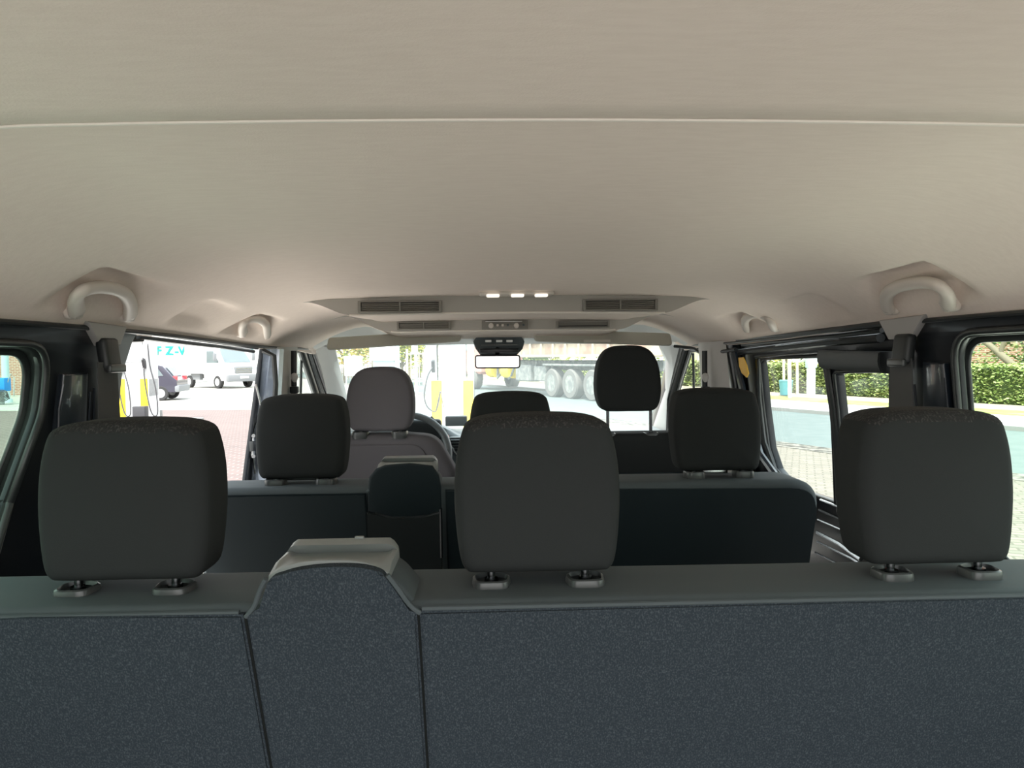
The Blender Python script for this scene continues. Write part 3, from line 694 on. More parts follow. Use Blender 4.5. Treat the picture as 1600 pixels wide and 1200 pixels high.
# storage pocket with curved lip
pk = c2([(572, 799), (585, 806), (610, 811), (635, 813), (660, 809), (690, 799), (690, 960), (572, 960)], 1.72)
bm = BM(); prism(bm, [Vector(p) for p in pk], lambda x, z: Vector((x, ry2(z, .038), z)), lambda x, z: Vector((x, ry2(z, .014), z)))
bmesh.ops.bevel(bm, geom=bm.edges[:], offset=.004, segments=2, affect='EDGES'); obj('storage_pocket', bm, 'plast', R2, auto=35)
for x in (688,):
    bm = BM(); a = c2([(688, 797), (688, 880)], 1.70); tube(bm, [(p[0], ry2(p[1], .036), p[1]) for p in a], .004, 6); obj('pocket_seam', bm, 'black', R2)
bm = BM(); tube(bm, [Vector((x, 1.742, z)) for x, z in [(-.355, ZT2-.014), (-.335, ZT2+.004), (-.318, 1.352), (-.306, 1.362)]], .005, 8); obj('welt', bm, 'vinyl', R2)
for x, z in ((-.529, 1.347), (-.001, 1.347), (.529, 1.350)):
    headrest(R2, x, 1.83, z, m='cloth', k=1.05 if abs(x) > .1 else .98, top=None)
for x0 in (-.535, .525):
    bm = BM(); box(bm, (x0, 1.83, 1.342), (.075, .01, .010), bev=.002); obj('head_stop', bm, 'steel' if x0 > 0 else 'sleeve', R2)
cushion(R2, -.72, .74, 1.90)
# ---------------------------------------------------------------- front seats
DR = thing('driver_seat', 'grey cloth driver seat with a tall rounded headrest', 'seat', (-.46, 2.85, .56))
P = rpoly([(-.74, .80, .03), (-.17, .80, .03), (-.185, 1.22, .10), (-.255, ZT2+.018, .09), (-.38, 1.362, .05), (-.56, 1.362, .05), (-.70, 1.335, .07)], 8)
bm = BM(); pillow(bm, P, 2.64, 2.78, .035, lean=.22, ztop=1.36, seg=6); obj('backrest', bm, 'grey2', DR, auto=False)
bm = BM(); P = rpoly([(-.70, .86, .03), (-.23, .86, .03), (-.245, 1.18, .08), (-.31, 1.325, .07), (-.62, 1.325, .07)], 8)
pillow(bm, P, 2.634, 2.66, .008, lean=.22, ztop=1.36); obj('back_shell', bm, 'grey2', DR, auto=False)
headrest(DR, -.463, 2.70, 1.372, m='grey2', outl=HD, k=1.22, top=None, depth=.11)
cushion(DR, -.72, -.22, 2.76, 1.0, 'grey2', 2, dp=.36)
PS = thing('front_passenger_bench', 'dark two place front bench, its outer headrest raised high on two posts', 'bench seat', (.33, 2.85, .56))
P = rpoly([(-.06, .80, .03), (.74, .80, .03), (.73, 1.352, .06), (-.05, 1.352, .06)], 8)
bm = BM(); pillow(bm, P, 2.64, 2.78, .03, lean=.22, ztop=1.35, seg=5); obj('backrest', bm, 'cloth', PS, auto=False)
bm = BM(); P = rpoly([(-.02, .84, .03), (.70, .84, .03), (.69, 1.200, .03), (-.01, 1.200, .03)], 6)
pillow(bm, P, 2.63, 2.66, .008, lean=.22, ztop=1.35); obj('back_shell', bm, 'darkb', PS, auto=False)
headrest(PS, .474, 2.71, 1.352, m='cloth', outl=HD, k=1.20, kz=1.04, top=None, depth=.11, lift=.082, posts=.068, label='headrest raised well above the seat back')
cushion(PS, -.04, .72, 2.76, 1.0, 'cloth', 3, dp=.36)

# ================================================================== belts
def belt(s, top, path, w, label, yy=None, wide=.046):
    """top: (px,py) of the guide; path: px list of the strap centre with half widths in px"""
    r = thing('seat_belt', label, 'seat belt', WX(s, *side(*top, s, -.02), -.02), 'seat belts on the pillars')
    c = WX(s, *side(*top, s, -.02), -.02)
    bm = BM(); box(bm, c, (.022, .052, .060), Matrix.Rotation(s*.12, 3, 'Y'), .009, 3); obj('guide_cover', bm, 'plast', r, auto=False)
    bm = BM(); box(bm, c+Vector((-s*.012, .004, -.028)), (.010, .058, .016), bev=.004, seg=3); obj('guide_loop', bm, 'sleeve', r, auto=False)
    bm = BM(); rows = []
    for (xl, xr, y) in path:
        a = WX(s, *side(xl, y, s, -.024), -.024); b = WX(s, *side(xr, y, s, -.024), -.024)
        n = Vector((-s, 0, 0))*.002
        rows.append([a, a*.5+b*.5+n*2, b, b-n, a-n])
    grid(bm, rows, True, cap=True); obj('strap', bm, 'belt', r, auto=30)
    return r
belt(-1, (170, 553), [(153, 183, 566), (154, 186, 620), (155, 190, 680), (156, 195, 800)], .046, 'grey seat belt hanging from the left rear pillar beside the doorway')
belt(1, (1412, 545), [(1391, 1424, 560), (1389, 1426, 620), (1388, 1427, 680), (1388, 1430, 800)], .046, 'grey seat belt hanging from the right rear pillar behind the sliding door')
def front_belt(px, label):
    r = thing('seat_belt', label, 'seat belt', at(px, 560, 2.6), 'seat belts on the pillars')
    bm = BM(); tube(bm, [at(px, 548, 2.6), at(px, 580, 2.6), at(px+1, 640, 2.6)], .004, 8, ry=.010, up=(1, 0, 0)); obj('strap', bm, 'plast', r)
    bm = BM(); tube(bm, catmull([at(px, 583, 2.585), at(px+1, 589, 2.583), at(px+1, 597, 2.585)], 4), [.004, .008, .011, .013, .013, .012, .010, .007, .004], 12); obj('slider', bm, 'trimp', r)
    bm = BM(); box(bm, at(px+1, 609, 2.585), (.030, .022, .024), bev=.004); obj('guide_cover', bm, 'plast', r)
    bm = BM(); box(bm, at(px+1, 618, 2.585), (.024, .02, .022), bev=.004); obj('height_adjuster', bm, 'sleeve', r)
front_belt(459, 'thin belt and guide beside the driver window on the left pillar'); front_belt(1101, 'thin belt and guide beside the right front door window')

# ================================================================== dashboard, wheel
D = thing('dashboard', 'grey dashboard with a hooded cluster and slatted centre vent', 'dashboard', (0, 3.6, .9))
bm = BM(); rows = []
def hood(x): return .060*(1-sm(-.30, -.17, x))*(sm(-.74, -.62, x))
for i in range(81):
    x = -.80+1.60*i/80; h = hood(x)
    rows.append([Vector((x, 3.40, .82)), Vector((x, 3.30, 1.00)), Vector((x, 3.27, 1.20)), Vector((x, 3.29, 1.250+h*.55)), Vector((x, 3.31, 1.268+h)), Vector((x, 3.33, 1.272+h)), Vector((x, 3.42, 1.272+h*.9)), Vector((x, 3.55, 1.272+h*.3)), Vector((x, 3.72, 1.272)), Vector((x, 3.80, 1.22)), Vector((x, 3.81, .8))])
grid(bm, rows, cap=True); obj('top_pad', bm, 'dash', D, auto=45)
bm = BM(); pts = catmull([at(x, y, 3.27) for x, y in [(672, 652), (682, 664), (695, 681), (706, 688), (735, 689), (760, 689)]], 4)
tube(bm, pts, .011, 8); obj('edge_strip', bm, 'dashd', D)
bm = BM(); box(bm, at(713, 655, 3.66)+Vector((0, 0, -.008)), (.11, .07, .050), bev=.006); obj('top_tray', bm, 'dashd', D)
vc = at(726, 695, 3.26)
bm = BM(); box(bm, vc, (.145, .03, .075), bev=.008); obj('vent_frame', bm, 'dash', D)
bm = BM(); box(bm, vc+Vector((0, -.014, 0)), (.125, .01, .060)); obj('vent_opening', bm, 'black', D)
for i in range(5):
    bm = BM(); box(bm, vc+Vector((0, -.020, -.026+.013*i)), (.122, .010, .0028), Matrix.Rotation(.4, 3, 'X')); obj('vent_slat', bm, 'dash', D)
bm = BM(); tube(bm, [at(x, y, 3.24) for x, y in [(699, 680), (705, 696), (714, 712), (722, 722)]], .004, 8); obj('chrome_strip', bm, 'steel', D)
bm = BM(); box(bm, at(656, 672, 3.275), (.20, .05, .10), bev=.02, seg=3); obj('instrument_cluster', bm, 'dashd', D)
SW = thing('steering_wheel', 'grey leather steering wheel partly hidden by the driver headrest', 'steering wheel', (-.425, 3.12, 1.22))
wc = Vector((-.418, 3.10, 1.222)); Rw = Matrix.Rotation(-.45, 3, 'X')
def wp(a, r=.185, o=0): return wc+Rw @ Vector((r*math.cos(a), o, r*math.sin(a)))
bm = BM(); tube(bm, [wp(2*math.pi*i/56) for i in range(56)], .0155, 12, True); obj('rim', bm, 'wheelp', SW, auto=False)
for a in (.05, math.pi-.05, -math.pi/2-.25, -math.pi/2+.25):
    bm = BM(); tube(bm, [wp(a, .03, .02), wp(a, .11, .016), wp(a, .182)], .012, 8, ry=.018); obj('spoke', bm, 'dashd', SW)
bm = BM(); cyl(bm, wp(0, 0, -.012), wp(0, 0, .05), .065, .055, 28); obj('hub', bm, 'dashd', SW)
bm = BM(); cyl(bm, wp(0, 0, .05), wp(0, 0, .15), .035, .045); obj('column', bm, 'dashd', SW)
for s in (-1, 1):
    bm = BM(); tube(bm, [wp(0, 0, .07)+Vector((s*.04, 0, 0)), wp(0, 0, .06)+Vector((s*.12, 0, .02)), wp(0, 0, .05)+Vector((s*.205, -.01, .035))], [.007, .007, .011], 10); obj('stalk', bm, 'dashd', SW)
# ================================================================== OUTSIDE
U = Vector((-.407, .9134, 0)); N = Vector((.9134, .407, 0))
def ST(s, n, z=0): return U*s+N*n+Vector((0, 0, z))
def MI(name, *a, **k): M[name] = mat(name, *a, **k)
def brickmat(name, c1, c2, mortar, scale, w=.5, h=.25, rot=None, bump=.3, msize=.015, offs=.5):
    m = bpy.data.materials.new(name); m.use_nodes = True; n = m.node_tree.nodes; l = m.node_tree.links; b = n['Principled BSDF']
    t = n.new('ShaderNodeTexCoord'); mp = n.new('ShaderNodeMapping'); br = n.new('ShaderNodeTexBrick')
    l.new(t.outputs['Object'], mp.inputs[0]); l.new(mp.outputs[0], br.inputs['Vector'])
    if rot: mp.inputs['Rotation'].default_value = rot
    br.inputs['Color1'].default_value = (*c1, 1); br.inputs['Color2'].default_value = (*c2, 1); br.inputs['Mortar'].default_value = (*mortar, 1)
    br.inputs['Scale'].default_value = scale; br.inputs['Brick Width'].default_value = w; br.inputs['Row Height'].default_value = h
    br.inputs['Mortar Size'].default_value = msize; br.offset = offs
    nz = n.new('ShaderNodeTexNoise'); nz.inputs['Scale'].default_value = .35; nz.inputs['Detail'].default_value = 5; l.new(t.outputs['Object'], nz.inputs['Vector'])
    mx = n.new('ShaderNodeMixRGB'); mx.blend_type = 'MULTIPLY'; mx.inputs[0].default_value = .35
    l.new(br.outputs['Color'], mx.inputs[1]); l.new(nz.outputs['Fac'], mx.inputs[2]); l.new(mx.outputs[0], b.inputs['Base Color'])
    b.inputs['Roughness'].default_value = .85; M[name] = m
brickmat('yard_pavers', (.165, .112, .102), (.125, .088, .082), (.24, .20, .18), 1, .22, .11, msize=.012)
brickmat('side_pavers', (.30, .265, .22), (.225, .205, .17), (.165, .15, .12), 1, .20, .10, rot=(0, 0, .42), msize=.012)
brickmat('red_brick', (.50, .25, .18), (.40, .19, .14), (.62, .52, .44), 1, .24, .08, rot=(math.pi/2, 0, 0), msize=.012)
MI('apron_concrete', (.36, .35, .315), .85, noisecol=(1.2, (.30, .29, .26), .4, .7))
MI('rear_bounce_tone', (.26, .24, .22), .85, noisecol=(2, (.22, .20, .19), .4, .7))
MI('bounce_pad_pale', (.80, .76, .70), .85, noisecol=(2, (.76, .72, .66), .4, .7))
MI('road_asphalt', (.125, .16, .155), .8, noisecol=(3, (.148, .182, .177), .4, .7), bump=(60, .3, .01))
MI('sidewalk', (.52, .50, .47), .85, noisecol=(2, (.44, .43, .40), .45, .7))
MI('cobble', (.06, .057, .05), .9, noisecol=(7, (.26, .245, .21), .42, .62))
MI('grass', (.20, .26, .06), .95, noisecol=(1.6, (.42, .42, .18), .35, .75))
MI('litter_path', (.42, .37, .29), .95, noisecol=(4, (.28, .23, .16), .45, .75))
MI('kerbstone', (.26, .26, .245), .85)
MI('hedge_core', (.05, .07, .02), .95)
MI('leaf_hedge', (.26, .34, .10), .7); MI('leaf_hedge_pale', (.44, .48, .20), .7); MI('leaf_dark', (.10, .15, .06), .75)
MI('leaf_yellow', (.62, .60, .12), .7); MI('leaf_orange', (.70, .46, .12), .7); MI('leaf_green', (.30, .38, .10), .7); MI('leaf_red', (.42, .12, .08), .7)
MI('bark', (.22, .18, .13), .9, bump=(20, .5, .02))
MI('white_wall', (.86, .86, .84), .8); MI('roof_tiles', (.58, .16, .12), .8, noisecol=(8, (.66, .24, .18), .4, .7)); MI('soffit', (.10, .09, .09), .8)
MI('teal_letter', (.005, .27, .235), .5)
MI('pump_white', (.84, .86, .86), .35); MI('pump_grey', (.55, .57, .57), .4); MI('pump_yellow', (.92, .68, .03), .4); MI('pump_dark', (.05, .05, .055), .4); MI('pump_screen', (.38, .42, .44), .2)
MI('hose', (.06, .06, .065), .5); MI('pole_blue', (.50, .62, .66), .5); MI('steel_grey', (.42, .45, .46), .5, metal=.3)
MI('van_white', (.86, .87, .88), .3, clear=.5); MI('van_plastic', (.20, .21, .22), .6); MI('tyre', (.035, .035, .036), .85); MI('tyre_dusty', (.15, .145, .135), .9); MI('rim_grey', (.50, .51, .52), .4, metal=.5)
MI('car_violet', (.04, .038, .06), .3, clear=.6); MI('car_glass', (.30, .36, .38), .1); MI('red_lamp', (.65, .05, .06), .3); MI('chrome', (.7, .7, .7), .2, metal=1)
MI('truck_beige', (.50, .40, .29), .7, noisecol=(1.5, (.36, .22, .16), .40, .62)); MI('truck_rib', (.42, .36, .28), .7); MI('truck_frame', (.16, .17, .165), .8, noisecol=(5, (.30, .30, .27), .4, .7)); MI('truck_red', (.55, .28, .24), .7)
MI('blue_box', (.02, .26, .72), .5); MI('bin_blue', (.14, .36, .42), .6); MI('wood_pole', (.70, .64, .46), .8); MI('shelter_white', (.82, .86, .88), .5)
def structure(name, bm, m, label, cat, kind='structure', **k):
    return tag(obj(name, bm, m, smooth=False, **k), label, cat, kind=kind)
def slab(name, s0, s1, n0, n1, z0, z1, m, label, cat, kind='structure'):
    bm = BM(); prism(bm, [(s0, n0), (s1, n0), (s1, n1), (s0, n1)], lambda s, n: ST(s, n, z0), lambda s, n: ST(s, n, z1)); return structure(name, bm, m, label, cat, kind)
# ground: the yard
bm = BM(); prism(bm, [(-45, -30), (45, -30), (45, 24.5), (-45, 24.5)], lambda x, y: Vector((x, y, -.30)), lambda x, y: Vector((x, y, -.06)))
structure('ground', bm, 'side_pavers', 'beige paved ground around the van', 'ground')
bm = BM(); prism(bm, [(-45, 24.5), (45, 24.5), (60, 110), (-90, 110)], lambda x, y: Vector((x, y, -.30)), lambda x, y: Vector((x, y, -.06)))
structure('far_ground', bm, 'apron_concrete', 'pale concrete forecourt beyond the pavers', 'ground')
bm = BM(); pp = [(-40, -8), (-2.2, -8), (-1.3, 8), (-2.6, 22.5), (-40, 26.5)]
prism(bm, pp, lambda x, y: Vector((x, y, -.2)), lambda x, y: Vector((x, y, .0))); structure('yard_paving', bm, 'yard_pavers', 'reddish block paving on the left of the van', 'paving')
bm = BM(); pp = [(-1.3, -8), (2, -8), (11.8, -14), ST(60, 9.75)[:2], (-60, 95), (-40, 26.5), (-2.6, 22.5), (-1.3, 8)]
pp = [(-1.3, -30), (24.6, -30), tuple(ST(6, 9.7))[:2], tuple(ST(70, 9.7))[:2], (-60, 95), (-40, 26.5), (-2.6, 22.5), (-1.3, 8)]
prism(bm, pp, lambda x, y: Vector((x, y, -.2)), lambda x, y: Vector((x, y, -.004))); 
o = structure('forecourt', bm, ['apron_concrete', 'side_pavers'], 'pale forecourt surface in front and to the right of the van', 'forecourt')
bm = BM(); prism(bm, [(1.3, -20), (17, -20), tuple(ST(-4, 9.6))[:2], tuple(ST(22, 9.6))[:2], (-1.3, 16), (1.3, 8)], lambda x, y: Vector((x, y, -.1)), lambda x, y: Vector((x, y, .006)))
structure('side_paving', bm, 'side_pavers', 'beige block paving between the van and the street', 'paving')
slab('gutter', -40, 80, 9.55, 10.1, -.1, .012, 'cobble', 'strip of small cobbles along the near road edge', 'gutter')
slab('road', -40, 80, 10.1, 15.4, -.1, .010, 'road_asphalt', 'blue grey asphalt street', 'road')
slab('kerb', -40, 80, 15.4, 15.55, -.1, .10, 'kerbstone', 'kerb along the far side of the street', 'kerb')
slab('sidewalk', -40, 80, 15.55, 18.1, -.1, .09, 'sidewalk', 'white sunlit pavement across the street', 'sidewalk')
slab('verge', -40, 80, 18.1, 19.6, -.1, .10, 'grass', 'green grass verge beyond the pavement', 'grass', 'stuff')
slab('leaf_litter', -40, 80, 19.6, 22.5, -.1, .085, 'litter_path', 'leaf covered ground before the hedge', 'ground')
slab('garden_ground', -40, 50, 22.5, 60, -.1, .07, 'grass', 'lawn behind the hedge', 'grass', 'stuff')
bm = BM(); prism(bm, [(-9, -22), (9, -22), (9, -.6), (-9, -.6)], lambda x, y: Vector((x, y, -.05)), lambda x, y: Vector((x, y, .014)))
structure('rear_bounce_slab', bm, 'rear_bounce_tone', 'unseen slab added behind the open tailgate to bounce light inside', 'ground')  # added behind the camera, tone set for the bounce on the rear ceiling
bm = BM(); prism(bm, [(-4.6, -.6), (3.0, -.6), (3.0, 6.8), (-4.6, 6.8)], lambda x, y: Vector((x, y, -.05)), lambda x, y: Vector((x, y, .016)))
structure('bounce_pad', bm, 'bounce_pad_pale', 'pale slab added under and beside the van to bounce light onto the ceiling', 'ground')  # added out of view, very pale so sunlight bounces up to the headliner
# ---- leaves
def leaves(bm_v, bm_f, c, size, rnd):
    a = rnd.uniform(0, 6.28); b = rnd.uniform(-1.2, 1.2); s = size*rnd.uniform(.6, 1.3)
    x = Vector((math.cos(a), math.sin(a), b*.5)).normalized()*s; y = x.cross(Vector((rnd.uniform(-1, 1), rnd.uniform(-1, 1), 1.2))).normalized()*s*.6
    i = len(bm_v); bm_v += [c-x, c-y, c+x, c+y]; bm_f.append((i, i+1, i+2, i+3))
def leafmesh(name, pts, size, mats, parent=None, seed=1):
    rnd = random.Random(seed); v = []; f = []
    for p in pts: leaves(v, f, p, size, rnd)
    me = bpy.data.meshes.new(name); me.from_pydata([tuple(p) for p in v], [], f)
    for m in mats: me.materials.append(M[m])
    for p in me.polygons: p.material_index = rnd.randrange(len(mats))
    o = bpy.data.objects.new(name, me); COL.objects.link(o)
    if parent is not None:
        o.parent = parent
        if parent.type == 'EMPTY': o.matrix_parent_inverse = Matrix.Translation(parent.location).inverted()
    return o
def hedge(name, s0, s1, n0, h, label, mats, dens, th=1.3, size=.06, seed=3):
    r = thing(name, label, 'hedge', ST((s0+s1)/2, n0+th/2, .07)); rnd = random.Random(seed)
    bm = BM(); rows = []
    for i in range(int((s1-s0)/.4)+1):
        s = s0+.4*i; w = lambda a: .07*noise.noise(Vector((s*1.3, a, seed)))
        rows.append([ST(s, n0+.10+w(0), .07), ST(s, n0+.05+w(1), h*.5), ST(s, n0+.10+w(2), h*.92), ST(s, n0+th*.5, h*.97+w(3)), ST(s, n0+th-.1, h*.9), ST(s, n0+th-.1, .07)])
    grid(bm, rows, cap=True); obj('branches', bm, 'hedge_core', r)
    P = []
    for i in range(int((s1-s0)*dens)):
        s = rnd.uniform(s0, s1)
        if rnd.random() < .68: z = rnd.uniform(.10, h); n = n0+rnd.uniform(-.03, .12)+.10*noise.noise(Vector((s*1.5, z*2, seed)))
        else: z = h+rnd.uniform(-.06, .05)+.06*noise.noise(Vector((s, seed, 0))); n = rnd.uniform(n0, n0+th)
        P.append(ST(s, n, z))
    leafmesh('foliage', P, size, mats, r, seed); return r
hedge('hedge', 4, 24.5, 21.6, 1.18, 'clipped yellow green hedge across the street, seen through the right windows', ['leaf_hedge', 'leaf_hedge_pale', 'leaf_hedge'], 1150, size=.055)
hedge('hedge', 25.2, 44, 22.4, 1.25, 'farther stretch of hedge behind the white posts and the shelter', ['leaf_hedge', 'leaf_green', 'leaf_hedge_pale'], 500, size=.075, seed=8)
def tree(x, y, h, cr, label, mats, n=1800, size=.13, trunk=None, lean=0, crown0=.35, name='tree', group=None, seed=1, cy=None):
    r = thing(name, label, 'tree' if name == 'tree' else 'bush', (x, y, .05), group); rnd = random.Random(seed)
    th = h*crown0
    bm = BM(); tr = trunk or .12
    top = Vector((x+lean, y, h*.75))
    tube(bm, catmull([(x, y, 0), (x+lean*.3, y, th*.6), (x+lean*.6, y, th), top], 4), [tr*(1-.6*i/12) for i in range(13)], 8)
    for k in range(6):
        a = rnd.uniform(0, 6.28); p0 = Vector((x+lean*.6, y, th*rnd.uniform(.8, 1.1)))
        p1 = Vector((x+lean+math.cos(a)*cr*.7, y+math.sin(a)*cr*.6, h*rnd.uniform(.6, .9)))
        tube(bm, [p0, p0.lerp(p1, .5)+Vector((0, 0, .1)), p1], [tr*.45, tr*.3, tr*.12], 6)
    obj('trunk', bm, 'bark', r, auto=False)
    P = []; cs = [(rnd.uniform(-.6, .6)*cr, rnd.uniform(-.6, .6)*cr, rnd.uniform(0, 1)) for _ in range(14)]
    for i in range(n):
        c = cs[i % 14]; d = Vector((rnd.gauss(0, 1), rnd.gauss(0, 1), rnd.gauss(0, 1))).normalized()*rnd.uniform(.5, 1)**.5*cr*.48
        P.append(Vector((x+lean+c[0]+d.x, y+c[1]+d.y, max(.1, th+(h-th)*c[2]*.85+d.z*.8))))
    leafmesh('foliage', P, size, mats, r, seed); return r
# leaning tree behind the right quarter window, brick house behind hedge
house = thing('brick_house', 'red brick house wall behind the hedge in the right quarter window', 'house', ST(12, 32, .06))
bm = BM(); prism(bm, [(2, 30), (25, 30), (25, 38), (2, 38)], lambda s, n: ST(s, n, .07), lambda s, n: ST(s, n, 5)); o = obj('wall', bm, 'red_brick', house, smooth=False)
bm = BM(); prism(bm, [(1.5, 29.4), (25.5, 29.4), (25.5, 38.6), (1.5, 38.6)], lambda s, n: ST(s, n, 5), lambda s, n: ST(s, 34+(n-34)*.1, 8.5)); obj('roof', bm, 'roof_tiles', house, smooth=False)
lt = thing('leaning_tree', 'bare leaning tree trunk behind the hedge in the right quarter window', 'tree', ST(12, 23, .07))
a = gz(1602, 630, 0); 
def onN(px, py, n):
    d = ray(px, py); t = (n-CAM.dot(N))/d.dot(N); return CAM+d*t
bm = BM(); tube(bm, catmull([onN(1606, 640, 23.2), onN(1600, 592, 23.2), onN(1586, 574, 23.2), onN(1568, 558, 23.2), onN(1548, 541, 23.2), onN(1520, 520, 23.2)], 4), [.13]*8+[.11]*6+[.09]*7, 8); obj('trunk', bm, 'bark', lt, auto=False)
bm = BM(); tube(bm, catmull([onN(1563, 552, 23.2), onN(1566, 542, 23.2), onN(1572, 528, 23.2), onN(1580, 505, 23.2)], 4), .07, 8); obj('branch', bm, 'bark', lt, auto=False)
g = onN(1630, 610, 25.5); tree(g.x, g.y, 4.2, 1.9, 'dense green shrub tree right of the leaning trunk', ['leaf_green', 'leaf_dark', 'leaf_hedge_pale'], 5000, .075, crown0=.1, seed=5)
g = onN(1200, 560, 33); 
for i, (px, n_, h, cr, mats, lab) in enumerate([(1195, 34, 5.0, 2.6, ['leaf_dark', 'leaf_dark', 'leaf_green'], 'dark blue green conifer behind the hedge at the left of the sliding window'), (1232, 43, 5.2, 2.6, ['leaf_dark', 'leaf_green'], 'dark shrub tree behind the white posts'), (1330, 27, 3.2, 1.8, ['leaf_green', 'leaf_hedge_pale'], 'bushy tree behind the hedge in the rear half of the sliding window'), (1088, 27, 4.4, 1.5, ['leaf_yellow', 'leaf_green'], 'yellow green tree seen through the right front door window'), (1068, 26, 3.0, 1.6, ['leaf_green', 'leaf_yellow'], 'low green tree beside the right windscreen pillar')]):
    g = onN(px, 560, n_); tree(g.x, g.y, h, cr, lab, mats, 1800, .13, crown0=.12, seed=20+i)
g = onN(1094, 560, 25.2)
r = thing('yellow_board', 'tall pale yellow board behind the right front door window', 'board', (g.x, g.y, .07))
bm = BM(); box(bm, (g.x, g.y, 1.6), (.9, .08, 2.2), bev=.02); obj('panel', bm, 'wood_pole', r)
bm = BM(); cyl(bm, (g.x-.3, g.y, 0), (g.x-.3, g.y, .6), .05); cyl(bm, (g.x+.3, g.y, 0), (g.x+.3, g.y, .6), .05); obj('leg', bm, 'wood_pole', r)
# posts, bin, shelter in the sliding window
for px, py, rr, lab in ((1225, 616, .05, 'leftmost pale wooden stake before the hedge'), (1234, 622, .065, 'thick pale stake right of the blue bin'), (1246, 617, .05, 'pale stake standing right of the two stakes by the bin')):
    g = gz(px, py, .09); bm = BM(); cyl(bm, g, g+Vector((-.05, 0, 3.2)), rr, rr*.9, 12); bmesh.ops.bevel(bm, geom=[e for e in bm.edges if e.is_manifold and e.calc_face_angle(0) > 1], offset=.01, segments=1, affect='EDGES')
    tag(obj('wooden_stake', bm, 'wood_pole'), lab, 'stake', 'pale stakes by the road')
g = gz(1267, 619, .09); r = thing('parking_post', 'white post with a grey box on top near the shelter', 'post', g)
bm = BM(); box(bm, g+Vector((0, 0, .50)), (.24, .2, 1.0), bev=.02); obj('post', bm, 'shelter_white', r)
bm = BM(); box(bm, g+Vector((0, 0, 1.25)), (.32, .26, .5), bev=.03); obj('head', bm, 'pole_blue', r)
g = gz(1228, 618, .09); r = thing('litter_bin', 'blue litter bin before the hedge, between the stakes', 'bin', g)
bm = BM(); cyl(bm, g+Vector((0, 0, .02)), g+Vector((0, 0, .52)), .20, .24, 20); obj('body', bm, 'bin_blue', r)
bm = BM(); cyl(bm, g+Vector((0, 0, .52)), g+Vector((0, 0, .56)), .25, .22, 20); obj('lid', bm, 'bin_blue', r)
# white shelter: sloping roof beams on posts
r = thing('white_shelter', 'white gabled shelter roof with rafters beside the hedge', 'shelter', ST(21, 24, .07))
c1 = onN(1236, 574, 24.5); c2 = onN(1290, 566, 24.5); ap = onN(1275, 552, 24.5)
for nn in (0, 2.2):
    o_ = N*nn
    for a, b in ((c1, ap), (ap, c2+Vector((0, 0, .2))), (c1, c2)):
        bm = BM(); tube(bm, [a+o_, (a+b)/2+o_, b+o_], .055, 6); obj('rafter', bm, 'shelter_white', r)
for p in (c1, c2, c1+N*2.2, c2+N*2.2):
    bm = BM(); cyl(bm, Vector((p.x, p.y, .07)), p, .05); obj('post', bm, 'shelter_white', r)
for a, b in ((c1, ap), (ap, c2+Vector((0, 0, .2)))):
    bm = BM(); v = [bm.verts.new(p) for p in (a+Vector((0, 0, .06)), b+Vector((0, 0, .06)), b+N*2.2+Vector((0, 0, .06)), a+N*2.2+Vector((0, 0, .06)))]; f = bm.faces.new(v)
    bmesh.ops.solidify(bm, geom=[f], thickness=.04); obj('roof_panel', bm, 'pump_grey', r, smooth=False)

# ---- white building with green letters, left
BY = 62.0
def atY(px, py, Y): return at(px, py, Y)
bL = at(150, 530, BY).x; bR = at(420, 530, BY).x; ztop = at(245, 532, BY).z
r = thing('workshop_building', 'long white workshop building with teal letters far behind the van', 'building', ((bL+bR)/2, BY+6, 0))
bm = BM(); box(bm, ((bL+bR)/2, BY+5, ztop/2), (bR-bL, 10, ztop), bev=.03); obj('wall', bm, 'white_wall', r)
bm = BM(); box(bm, ((bL+bR)/2, BY+5, ztop+.12), (bR-bL+.6, 10.6, .24), bev=.03); obj('roof_edge', bm, 'pump_grey', r)
def letters(txt, px, py, size, Yd, m, parent, name='lettering', bold=0):
    c = bpy.data.curves.new('t', 'FONT'); c.body = txt; c.size = size; c.extrude = .04; c.offset = bold
    t = bpy.data.objects.new('t', c); COL.objects.link(t); dg = bpy.context.evaluated_depsgraph_get(); me = bpy.data.meshes.new_from_object(t.evaluated_get(dg)); bpy.data.objects.remove(t)
    bm = BM(); bm.from_mesh(me); bpy.data.meshes.remove(me); p = at(px, py, Yd)
    bmesh.ops.transform(bm, matrix=Matrix.Translation(p) @ Matrix.Rotation(math.pi/2, 4, 'X'), verts=bm.verts); return obj(name, bm, m, parent, smooth=False)
for ch, px in (('K', 228), ('F', 243.5), ('Z', 258.5), ('-', 273), ('W', 279)):
    tag(letters(ch, px, 554.5, 1.02, BY-.08, 'teal_letter', r, bold=.03), 'teal letter on the white wall')
for ch, px in (('T', 377.5), ('T', 389)):
    tag(letters(ch, px, 551.5, .95, BY-.08, 'teal_letter', r, bold=.03), 'teal letter on the white wall')
bm = BM(); p0 = at(268, 531, BY+7); w = 6.5; apx = at(266, 519, BY+12)
v = [bm.verts.new(q) for q in ((p0.x-6, BY+5, ztop+.2), (p0.x+6, BY+5, ztop+.2), (p0.x+6, BY+14, ztop+.2), (p0.x-6, BY+14, ztop+.2), (p0.x, BY+9.5, ztop+2.6))]
for f in ((0, 1, 4), (1, 2, 4), (2, 3, 4), (3, 0, 4), (3, 2, 1, 0)): bm.faces.new([v[i] for i in f])
tag(obj('red_roof', bm, 'roof_tiles', smooth=False), 'red tiled hip roof rising behind the white workshop', 'roof', kind='structure')
